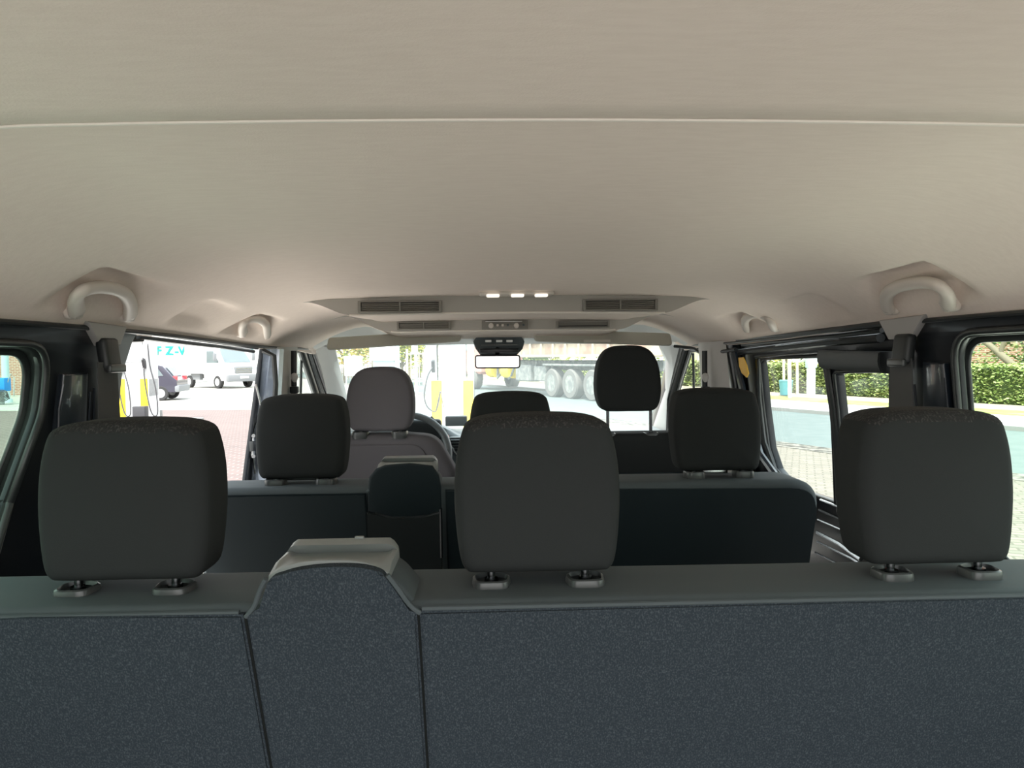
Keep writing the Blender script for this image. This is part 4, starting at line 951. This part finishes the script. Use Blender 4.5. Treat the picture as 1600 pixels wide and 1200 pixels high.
# ---- fuel dispensers
def dispenser(base, ang, label, W=.95, Dp=.5, H=2.15, loops=True):
    """front face looks along -y of its own frame"""
    r = thing('fuel_dispenser', label, 'fuel dispenser', base, 'fuel dispensers'); R = Matrix.Rotation(ang, 4, 'Z'); T = Matrix.Translation(base) @ R
    def add(nm, fn, m, parent=r, **k):
        bm = BM(); fn(bm); bmesh.ops.transform(bm, matrix=T, verts=bm.verts); return obj(nm, bm, m, parent, **k)
    add('base_plate', lambda b: box(b, (0, 0, .04), (W+.06, Dp+.06, .08), bev=.01), 'pump_dark')
    add('lower_body', lambda b: box(b, (0, 0, .56), (W*.98, Dp*.96, .98), bev=.015), 'pump_white')
    add('upper_body', lambda b: box(b, (0, 0, 1.52), (W*.62, Dp*.8, .98), bev=.02), 'pump_white')
    add('head', lambda b: box(b, (0, 0, H-.09), (W, Dp, .22), bev=.03), 'pump_white')
    add('display', lambda b: box(b, (0, -Dp*.42, 1.62), (W*.50, .03, .34), bev=.008), 'pump_screen')
    for s in (-1, 1):
        add('side_column', lambda b: box(b, (s*W*.42, 0, 1.3), (W*.14, Dp*.9, 2.35 if False else 1.4), bev=.015), 'pump_grey')
        add('yellow_panel', lambda b: box(b, (s*W*.36, -Dp*.485, .58), (W*.24, .02, .94), bev=.005), 'pump_yellow')
    add('white_panel', lambda b: box(b, (0, -Dp*.488, .58), (W*.44, .02, .92), bev=.005), 'pump_white')
    for i, x in enumerate((-W*.46, W*.40) if loops else ()):
        add('nozzle', lambda b: (box(b, (x, -Dp*.52, 1.42), (.07, .10, .24), Matrix.Rotation(.3, 3, 'X'), .02), tube(b, [(x, -Dp*.5, 1.5), (x, -Dp*.62, 1.56), (x, -Dp*.70, 1.50)], .018, 8)), 'pump_dark')
        add('hose', lambda b: tube(b, catmull([(x, -Dp*.55, 1.32), (x+.05, -Dp*.62, .85), (x+.20, -Dp*.68, .22), (x+.34, -Dp*.64, .20), (x+.30, -Dp*.60, .8), (x+.16, -Dp*.55, 1.35), (x+.10, -Dp*.5, 1.9)], 6), .016, 8), 'hose', auto=False)
    return r
d1 = gz(218, 657, .12); dispenser(Vector((d1.x-.0, d1.y, .12)), -.10, 'yellow and white fuel dispenser seen through the open left doorway', .80)
slab_ = BM(); box(slab_, (d1.x-.3, d1.y, .06), (3.2, 1.5, .12), bev=.03); structure('pump_island', slab_, 'kerbstone', 'low concrete island under the left fuel dispenser', 'kerb')
g = Vector((d1.x+.02, d1.y+.45, .12)); r = thing('island_post', 'tall grey canopy post beside the left fuel dispenser', 'post', g)
bm = BM(); box(bm, g+Vector((0, .3, 2.0)), (.16, .16, 4.0), bev=.01); obj('post', bm, 'pump_grey', r)
bm = BM(); box(bm, g+Vector((0, .3, .1)), (.3, .3, .2), bev=.02); obj('foot', bm, 'kerbstone', r)
bm = BM(); box(bm, g+Vector((.30, -1.05, .20)), (.30, .22, .40), bev=.03); r = tag(obj('waste_bucket', bm, 'pump_dark'), 'small dark waste box at the foot of the left dispenser', 'bin')
d2 = at(708, 620, 14.2); dispenser(Vector((d2.x, d2.y, .12)), .0, 'yellow and white fuel dispenser straight ahead beyond the dashboard', .86, H=2.02, loops=False)
bm = BM(); box(bm, (d2.x-.6, d2.y, .06), (3.4, 1.5, .12), bev=.03); structure('pump_island', bm, 'kerbstone', 'low concrete island under the dispenser straight ahead', 'kerb')
DD = bpy.data.objects['fuel_dispenser.001']
bm = BM(); box(bm, at(677, 572, 13.85), (.07, .12, .24), Matrix.Rotation(.3, 3, 'X'), .02); obj('nozzle', bm, 'pump_dark', DD)
bm = BM(); tube(bm, catmull([at(x, y, 13.8) for x, y in [(676, 574), (669, 586), (665, 602), (663, 620), (668, 636), (680, 643), (684, 630), (688, 612)]], 5), .014, 8); obj('hose', bm, 'hose', DD, auto=False)
bm = BM(); tube(bm, catmull([at(x, y, 13.88) for x, y in [(683, 638), (686, 630), (687.5, 614), (689, 612), (690, 620), (693, 637)]], 5), .010, 6); obj('hose', bm, 'bark', DD, auto=False)
g = Vector((at(672, 600, 14.0).x-.02, 14.75, .12)); r = thing('canopy_column', 'wide pale blue grey column left of the dispenser ahead', 'column', g)
bm = BM(); box(bm, g+Vector((0, 0, 2.0)), (.22, .4, 4.0), bev=.02); obj('shaft', bm, 'pole_blue', r)
bm = BM(); box(bm, g+Vector((0, 0, .1)), (.3, .48, .2), bev=.02); obj('foot', bm, 'kerbstone', r)
for px, Y, w_, lab in ((621, 24, .16, 'slim pale post left of the driver headrest view'), (650, 33, .14, 'thin pale street post by the yellow tree')):
    g = at(px, 560, Y); bm = BM(); cyl(bm, (g.x, Y, 0), (g.x, Y, 4.2), w_/2, w_/2.4, 14); cyl(bm, (g.x, Y, 0), (g.x, Y, .3), w_*.8, w_*.7, 14); tag(obj('street_post', bm, 'pole_blue'), lab, 'post')
# white cabinet / kiosk ahead left
g = at(597, 560, 26); r = thing('service_kiosk', 'white service kiosk with a recessed front behind the driver headrest', 'kiosk', (g.x, 26, 0))
bm = BM(); box(bm, (g.x, 26.5, 1.9), (.92, 1.0, .8), bev=.03); obj('head', bm, 'pump_white', r)
bm = BM(); box(bm, (g.x, 26.6, .75), (.74, .8, 1.5), bev=.02); obj('body', bm, 'pole_blue', r)
bm = BM(); box(bm, (g.x, 26.19, 1.1), (.42, .03, .5), bev=.01); obj('door', bm, 'pump_white', r)
g = at(552, 570, 40); r = thing('notice_board', 'white notice board by the orange tree far left ahead', 'sign', (g.x, 40, 0))
bm = BM(); box(bm, (g.x, 40, 1.15), (1.0, .08, 1.1), bev=.02); obj('board', bm, 'white_wall', r)
for dx in (-.4, .4):
    bm = BM(); cyl(bm, (g.x+dx, 40, 0), (g.x+dx, 40, .7), .04); obj('leg', bm, 'steel_grey', r)
g = at(648, 552, 34); r = thing('road_sign', 'white road sign on a yellow post before the yellow tree', 'sign', (g.x, 34, 0))
bm = BM(); box(bm, (g.x, 34, 1.95), (.30, .03, .42), bev=.01); obj('panel', bm, 'white_wall', r)
bm = BM(); cyl(bm, (g.x, 34.03, 0), (g.x, 34.03, 2.1), .03); obj('pole', bm, 'pump_yellow', r)
# trees and fence ahead
for i, (px, Y, h, cr, mats, lab) in enumerate([(538, 46, 6.0, 2.4, ['leaf_yellow', 'leaf_green', 'leaf_orange'], 'autumn yellow and green tree at the left edge of the windscreen'), (560, 52, 6.5, 2.2, ['leaf_orange', 'leaf_yellow'], 'orange leaved tree behind the notice board'), (582, 60, 7, 2.8, ['leaf_green', 'leaf_hedge_pale'], 'pale green tree behind the kiosk'), (628, 42, 3.9, 1.8, ['leaf_yellow', 'leaf_yellow', 'leaf_green'], 'bright yellow green tree right of the kiosk'), (655, 52, 6.5, 2.4, ['leaf_yellow', 'leaf_orange', 'leaf_green'], 'yellow tree behind the road sign'), (728, 54, 2.9, 1.5, ['leaf_red', 'leaf_orange'], 'reddish bush in front of the brick wall ahead'), (760, 62, 8, 3.2, ['leaf_green', 'leaf_yellow'], 'green tree above the red brick wall'), (835, 60, 8, 3, ['leaf_green', 'leaf_hedge_pale'], 'green tree beyond the truck'), (1020, 46, 6, 2.6, ['leaf_green', 'leaf_yellow'], 'green tree behind the raised headrest')]):
    g = at(px, 560, Y); tree(g.x, Y, h, cr, lab, mats, 1500, .16, crown0=.25, seed=40+i)
def picket(px0, px1, Y, h, label, m, step=.22):
    x0, x1 = at(px0, 560, Y).x, at(px1, 560, Y).x; r = thing('fence', label, 'fence', ((x0+x1)/2, Y, 0))
    bm = BM(); n = int((x1-x0)/step)
    for i in range(n+1): cyl(bm, (x0+i*step, Y, .05), (x0+i*step, Y, h), .03, n=6)
    obj('bars', bm, m, r)
    for z in (.25, h-.12):
        bm = BM(); box(bm, ((x0+x1)/2, Y, z), (x1-x0, .05, .06)); obj('rail', bm, m, r)
    for x in (x0, (x0+x1)/2, x1):
        bm = BM(); box(bm, (x, Y, (h+.15)/2), (.12, .12, h+.15), bev=.01); obj('post', bm, m, r)
picket(524, 640, 50, 1.3, 'low dark fence below the autumn trees on the left', 'bark')
picket(636, 664, 40, 1.9, 'brown slatted fence piece behind the road sign', 'wood_pole')
x0, x1 = at(716, 560, 58).x, at(745, 560, 58).x
r = thing('brick_wall', 'red brick garden wall straight ahead behind the pumps', 'wall', ((x0+x1)/2, 58, 0))
bm = BM(); box(bm, ((x0+x1)/2+.6, 58, 1.25), (x1-x0+1.4, .3, 2.5)); obj('wall', bm, 'red_brick', r)
bm = BM(); box(bm, ((x0+x1)/2+.6, 58, 2.54), (x1-x0+1.5, .42, .08), bev=.01); obj('coping', bm, 'kerbstone', r)
hedge('hedge', 44.5, 50, 23.2, 1.6, 'dark green hedge far ahead beside the truck', ['leaf_green', 'leaf_dark'], 160, size=.12, seed=12)
# backdrop: long tree row far away so the horizon is closed
for i in range(26):
    a = -1.15+i*.088; d = 82+5*math.sin(i*2.1); x, y = math.sin(a)*d, math.cos(a)*d
    if -40 < x < -16 and y < 80: continue
    tree(x, y, 9+2*math.sin(i*1.7), 4.6, 'distant pale green tree in the row closing the horizon', ['leaf_green', 'leaf_hedge_pale', 'leaf_yellow'], 700, .42, crown0=.1, group='distant trees on the horizon', seed=80+i)

# ---- wheel builder
def wheel(r, c, ax, rad, w, tyre='tyre', rimm='rim_grey', hubdepth=.04):
    ax = Vector(ax).normalized(); o1 = ax.orthogonal().normalized(); o2 = ax.cross(o1)
    def ringp(rr, h, n=28): return [c+ax*h+o1*rr*math.cos(6.2832*i/n)+o2*rr*math.sin(6.2832*i/n) for i in range(n)]
    bm = BM(); grid(bm, [ringp(rad*.60, -w/2), ringp(rad*.92, -w/2), ringp(rad, -w*.36), ringp(rad, w*.36), ringp(rad*.92, w/2), ringp(rad*.60, w/2)], True); tw = obj('tyre', bm, tyre, r)
    bm = BM(); grid(bm, [ringp(rad*.61, w/2-.005), ringp(rad*.55, w/2-hubdepth), ringp(rad*.22, w/2-hubdepth*1.2), ringp(rad*.18, w/2-.01), ringp(.01, w/2)], True, cap=True)
    for k in range(8):
        a = 6.2832*k/8; p = c+ax*(w/2-hubdepth*.8)+o1*rad*.38*math.cos(a)+o2*rad*.38*math.sin(a); cyl(bm, p, p+ax*.012, rad*.055, n=8)
    obj('rim', bm, rimm, r); return tw
def frame(o, d):
    d = Vector(d).normalized(); n = Vector((-d.y, d.x, 0))   # n = left of travel
    return Matrix(((d.x, n.x, 0, o.x), (d.y, n.y, 0, o.y), (0, 0, 1, o.z), (0, 0, 0, 1)))
def body_loft(bm, prof, half, T, bev_in=.08):
    """side outline [(x,z)] lofted over the width, edges drawn in at the sides"""
    rows = []
    for y, k in ((-half, 1), (-half+.02, 0), (half-.02, 0), (half, 1)):
        cx = sum(p[0] for p in prof)/len(prof); cz = sum(p[1] for p in prof)/len(prof)
        rows.append([T @ Vector((cx+(x-cx)*(1-k*.02), y, cz+(z-cz)*(1-k*.04))) for x, z in prof])
    grid(bm, rows, True, cap=True)
# white box van
A = gz(341, 607, 0); dirv = Vector((.80, -.60, 0)); T = frame(Vector((A.x, A.y, 0)), dirv)
T = T @ Matrix.Translation((-1.0, .95, 0))     # visible (right hand) front wheel stands at A
V = thing('box_van', 'white high box van with grey bumper parked before the workshop', 'van', T @ Vector((0, 0, 0)))
cab = [(-.3, .42), (1.85, .42), (1.95, .60), (1.93, .95), (1.80, 1.22), (1.45, 1.38), (.75, 2.22), (.45, 2.32), (-.3, 2.32)]
bm = BM(); body_loft(bm, cab, .98, T); obj('cab', bm, 'van_white', V, auto=30)
bm = BM(); ws = [(1.43, 1.42), (.80, 2.16)]
v = [bm.verts.new(T @ Vector(p)) for p in ((1.46, -.84, 1.43), (1.46, .84, 1.43), (.83, .74, 2.17), (.83, -.74, 2.17))]; f = bm.faces.new(v); bmesh.ops.solidify(bm, geom=[f], thickness=-.02); obj('windscreen', bm, 'car_glass', V, smooth=False)
for s in (-1, 1):
    bm = BM(); v = [bm.verts.new(T @ Vector((x, s*1.0, z))) for x, z in ((1.20, 1.40), (.70, 2.05), (.05, 2.05), (.0, 1.40))]; f = bm.faces.new(v); bmesh.ops.solidify(bm, geom=[f], thickness=.02); obj('side_window', bm, 'car_glass', V, smooth=False)
    bm = BM(); box(bm, (1.15, s*1.20, 1.72), (.10, .20, .42), bev=.04); bmesh.ops.transform(bm, matrix=T, verts=bm.verts); obj('wing_mirror', bm, 'van_plastic', V)
    bm = BM(); box(bm, (1.78, s*.74, 1.10), (.24, .34, .26), bev=.06); bmesh.ops.transform(bm, matrix=T, verts=bm.verts); obj('headlamp', bm, 'pump_screen', V)
bm = BM(); box(bm, (1.90, 0, .56), (.24, 2.0, .40), bev=.07); bmesh.ops.transform(bm, matrix=T, verts=bm.verts); obj('bumper', bm, 'van_plastic', V)
bm = BM(); box(bm, (1.92, 0, 1.0), (.10, 1.1, .38), bev=.03); bmesh.ops.transform(bm, matrix=T, verts=bm.verts); gr = obj('grille', bm, 'van_plastic', V)
for z in (.88, .98, 1.08):
    bm = BM(); box(bm, (1.975, 0, z), (.02, 1.0, .025)); bmesh.ops.transform(bm, matrix=T, verts=bm.verts); obj('grille_bar', bm, 'chrome', gr)
bm = BM(); box(bm, (2.03, .0, .60), (.02, .52, .12)); bmesh.ops.transform(bm, matrix=T, verts=bm.verts); obj('number_plate', bm, 'white_wall', V)
bm = BM(); box(bm, (-1.17, 0, 2.05), (1.7, 2.15, 2.5), bev=.04); bmesh.ops.transform(bm, matrix=T, verts=bm.verts); obj('cargo_box', bm, 'van_white', V)
bm = BM(); box(bm, (-1.3, 0, .62), (2.0, .9, .22), bev=.02); box(bm, (-1.2, -.85, .62), (.9, .2, .35), bev=.02); bmesh.ops.transform(bm, matrix=T, verts=bm.verts); obj('chassis', bm, 'van_plastic', V)
for x, s in ((1.0, -1), (1.0, 1), (-1.75, -1), (-1.75, 1)):
    wheel(V, T @ Vector((x, s*.90, .35)), (T.to_3x3() @ Vector((0, s, 0))), .35, .22)
# small dark car
A = gz(252, 626, 0); T = frame(Vector((A.x, A.y, 0)), Vector((-.975, -.14, 0))) @ Matrix.Translation((1.15, -.73, 0))
K = thing('small_car', 'small dark violet hatchback parked behind the left fuel dispenser', 'car', T @ Vector((0, 0, 0)))
pr = [(-1.72, .32), (1.65, .32), (1.78, .55), (1.70, .78), (.95, .92), (.35, 1.38), (.0, 1.43), (-1.05, 1.42), (-1.25, 1.36), (-1.62, .92), (-1.76, .80), (-1.78, .45)]
bm = BM(); body_loft(bm, pr, .80, T); obj('body', bm, 'car_violet', K, auto=30)
for s in (-1, 1):
    for xs_ in (((.72, .95), (.30, 1.31), (-.25, 1.33), (-.25, .95)), ((-.33, .95), (-.33, 1.33), (-1.05, 1.32), (-1.28, .98))):
        bm = BM(); v = [bm.verts.new(T @ Vector((x, s*.812, z))) for x, z in xs_]; f = bm.faces.new(v); bmesh.ops.solidify(bm, geom=[f], thickness=.015); obj('side_window', bm, 'car_glass', K, smooth=False)
    bm = BM(); box(bm, (-1.68, s*.68, .86), (.16, .16, .20), bev=.03); bmesh.ops.transform(bm, matrix=T, verts=bm.verts); obj('tail_lamp', bm, 'red_lamp', K)
bm = BM(); v = [bm.verts.new(T @ Vector(p)) for p in ((-1.62, -.62, .97), (-1.62, .62, .97), (-1.31, .56, 1.34), (-1.31, -.56, 1.34))]; f = bm.faces.new(v); bmesh.ops.solidify(bm, geom=[f], thickness=.02); obj('rear_window', bm, 'car_glass', K, smooth=False)
bm = BM(); box(bm, (-1.76, 0, .46), (.18, 1.62, .26), bev=.05); bmesh.ops.transform(bm, matrix=T, verts=bm.verts); obj('bumper', bm, 'van_plastic', K)
for x, s in ((1.15, -1), (1.15, 1), (-1.15, -1), (-1.15, 1)):
    wheel(K, T @ Vector((x, s*.73, .29)), (T.to_3x3() @ Vector((0, s, 0))), .29, .18)
# low wall between car and van
bm = BM(); p = at(284, 590, 50); box(bm, (p.x, 50, .9), (2.6, 4, .25), bev=.02); box(bm, (p.x, 50, .45), (2.4, 3.6, .9), bev=.02); tag(obj('trailer_platform', bm, 'van_white'), 'low white flat trailer behind the small dark car', 'trailer')
# ---- tipper truck on the street
TK = thing('tipper_truck', 'dusty beige and red tipper truck with big wheels on the street ahead', 'truck', ST(26, 14.0, .01))
def TB(s0, s1, n0, n1, z0, z1, nm, m, bev=.02, parent=TK):
    bm = BM(); prism(bm, [(s0, n0), (s1, n0), (s1, n1), (s0, n1)], lambda s, n: ST(s, n, z0), lambda s, n: ST(s, n, z1))
    if bev: bmesh.ops.bevel(bm, geom=bm.edges[:], offset=bev, segments=1, affect='EDGES')
    return obj(nm, bm, m, parent, smooth=False)
ns = 13.4
TB(19.2, 31.0, ns+.02, ns+2.4, 1.55, 3.3, 'cargo_body', 'truck_beige', .04)
for i in range(13): TB(19.25+i*.95, 19.37+i*.95, ns-.06, ns+.03, 1.55, 3.25, 'body_rib', 'truck_rib', .01)
for z in (1.55, 2.1, 2.65, 3.2): TB(19.2, 31.0, ns-.05, ns+.03, z, z+.10, 'side_rail', 'truck_rib', .01)
TB(31.4, 33.8, ns+.02, ns+2.4, .75, 3.1, 'cab', 'truck_red', .12)
TB(31.9, 33.0, ns-.01, ns+.03, 1.9, 2.7, 'cab_window', 'car_glass', .0)
TB(19.4, 33.6, ns+.6, ns+.85, 1.05, 1.42, 'chassis_beam', 'truck_frame'); TB(19.4, 33.6, ns+1.6, ns+1.85, 1.05, 1.42, 'chassis_beam', 'truck_frame')
TB(26.2, 27.6, ns+.08, ns+.6, .55, 1.25, 'toolbox', 'truck_frame', .05); TB(24.9, 25.9, ns+.1, ns+.7, .6, 1.2, 'battery_box', 'truck_frame', .03)
for a, b in ((24.6, 1.3), (26.0, 1.4), (28.0, 1.3), (29.2, 1.35)):
    bm = BM(); tube(bm, [ST(a, ns+.3, b), ST(a+.3, ns+.25, .8), ST(a+.7, ns+.3, .6), ST(a+1.1, ns+.5, 1.2)], .05, 6); obj('pipe', bm, 'truck_frame', TK)
for s_, ln in ((28.4, .9), (30.2, .7)):
    bm = BM(); cyl(bm, ST(s_, ns+.45, .95), ST(s_+ln, ns+.45, .95), .33, n=24); bmesh.ops.bevel(bm, geom=[e for e in bm.edges if len(e.link_faces) == 2 and e.calc_face_angle(0) > 1], offset=.04, segments=2, affect='EDGES'); obj('yellow_tank', bm, 'pump_yellow', TK)
for s_ in (21.4, 22.9, 24.3, 32.3):
    for n_, sg in ((ns+.20, -1), (ns+2.2, 1)): wheel(TK, ST(s_, n_, .56), N*sg, .56, .40, 'tyre_dusty', 'truck_frame', .12)
TB(20.4, 25.0, ns+.0, ns+.45, 1.22, 1.30, 'mudguard', 'truck_frame')
# ---- air service stand at the left quarter window
g = gz(6, 632, 0); 
r = thing('air_service_stand', 'blue air service unit with a coiled hose seen in the left quarter window', 'air pump', (g.x, g.y, 0))
bm = BM(); box(bm, (g.x-.1, g.y, .75), (.55, .4, .5), bev=.04); obj('unit', bm, 'blue_box', r)
bm = BM(); box(bm, (g.x-.1, g.y, .25), (.18, .18, .5), bev=.02); obj('foot', bm, 'steel_grey', r)
bm = BM(); tube(bm, [(g.x+.1+.28*math.cos(t*.5)*(1-.005*t), g.y-.25+.02*math.sin(t), .22+.12*math.sin(t*.5)+.004*t) for t in range(60)], .018, 6); obj('hose', bm, 'hose', r, auto=False)
bm = BM(); tube(bm, [(g.x+.15, g.y, .8), (g.x+.3, g.y, 1.15), (g.x+.42, g.y, 1.0), (g.x+.38, g.y, .3)], .02, 6); obj('handle', bm, 'steel_grey', r)
p = at(8, 570, g.y+1.2); bm = BM(); cyl(bm, (p.x, g.y+1.2, 0), (p.x, g.y+1.2, 4.2), .13, .12); cyl(bm, (p.x, g.y+1.2, 0), (p.x, g.y+1.2, .15), .22, .2); tag(obj('station_post', bm, 'pole_blue'), 'pale blue round post behind the blue air unit', 'post')
r = thing('station_wall', 'brick station wall seen through the tinted left quarter window', 'building', (g.x-3, g.y+5, 0))
bm = BM(); box(bm, (g.x-4, g.y+7.5, 2.2), (9, .4, 4.4)); obj('wall', bm, 'red_brick', r)
bm = BM(); box(bm, (g.x-4, g.y+7.5, 4.5), (9.2, .7, .2), bev=.02); obj('coping', bm, 'kerbstone', r)
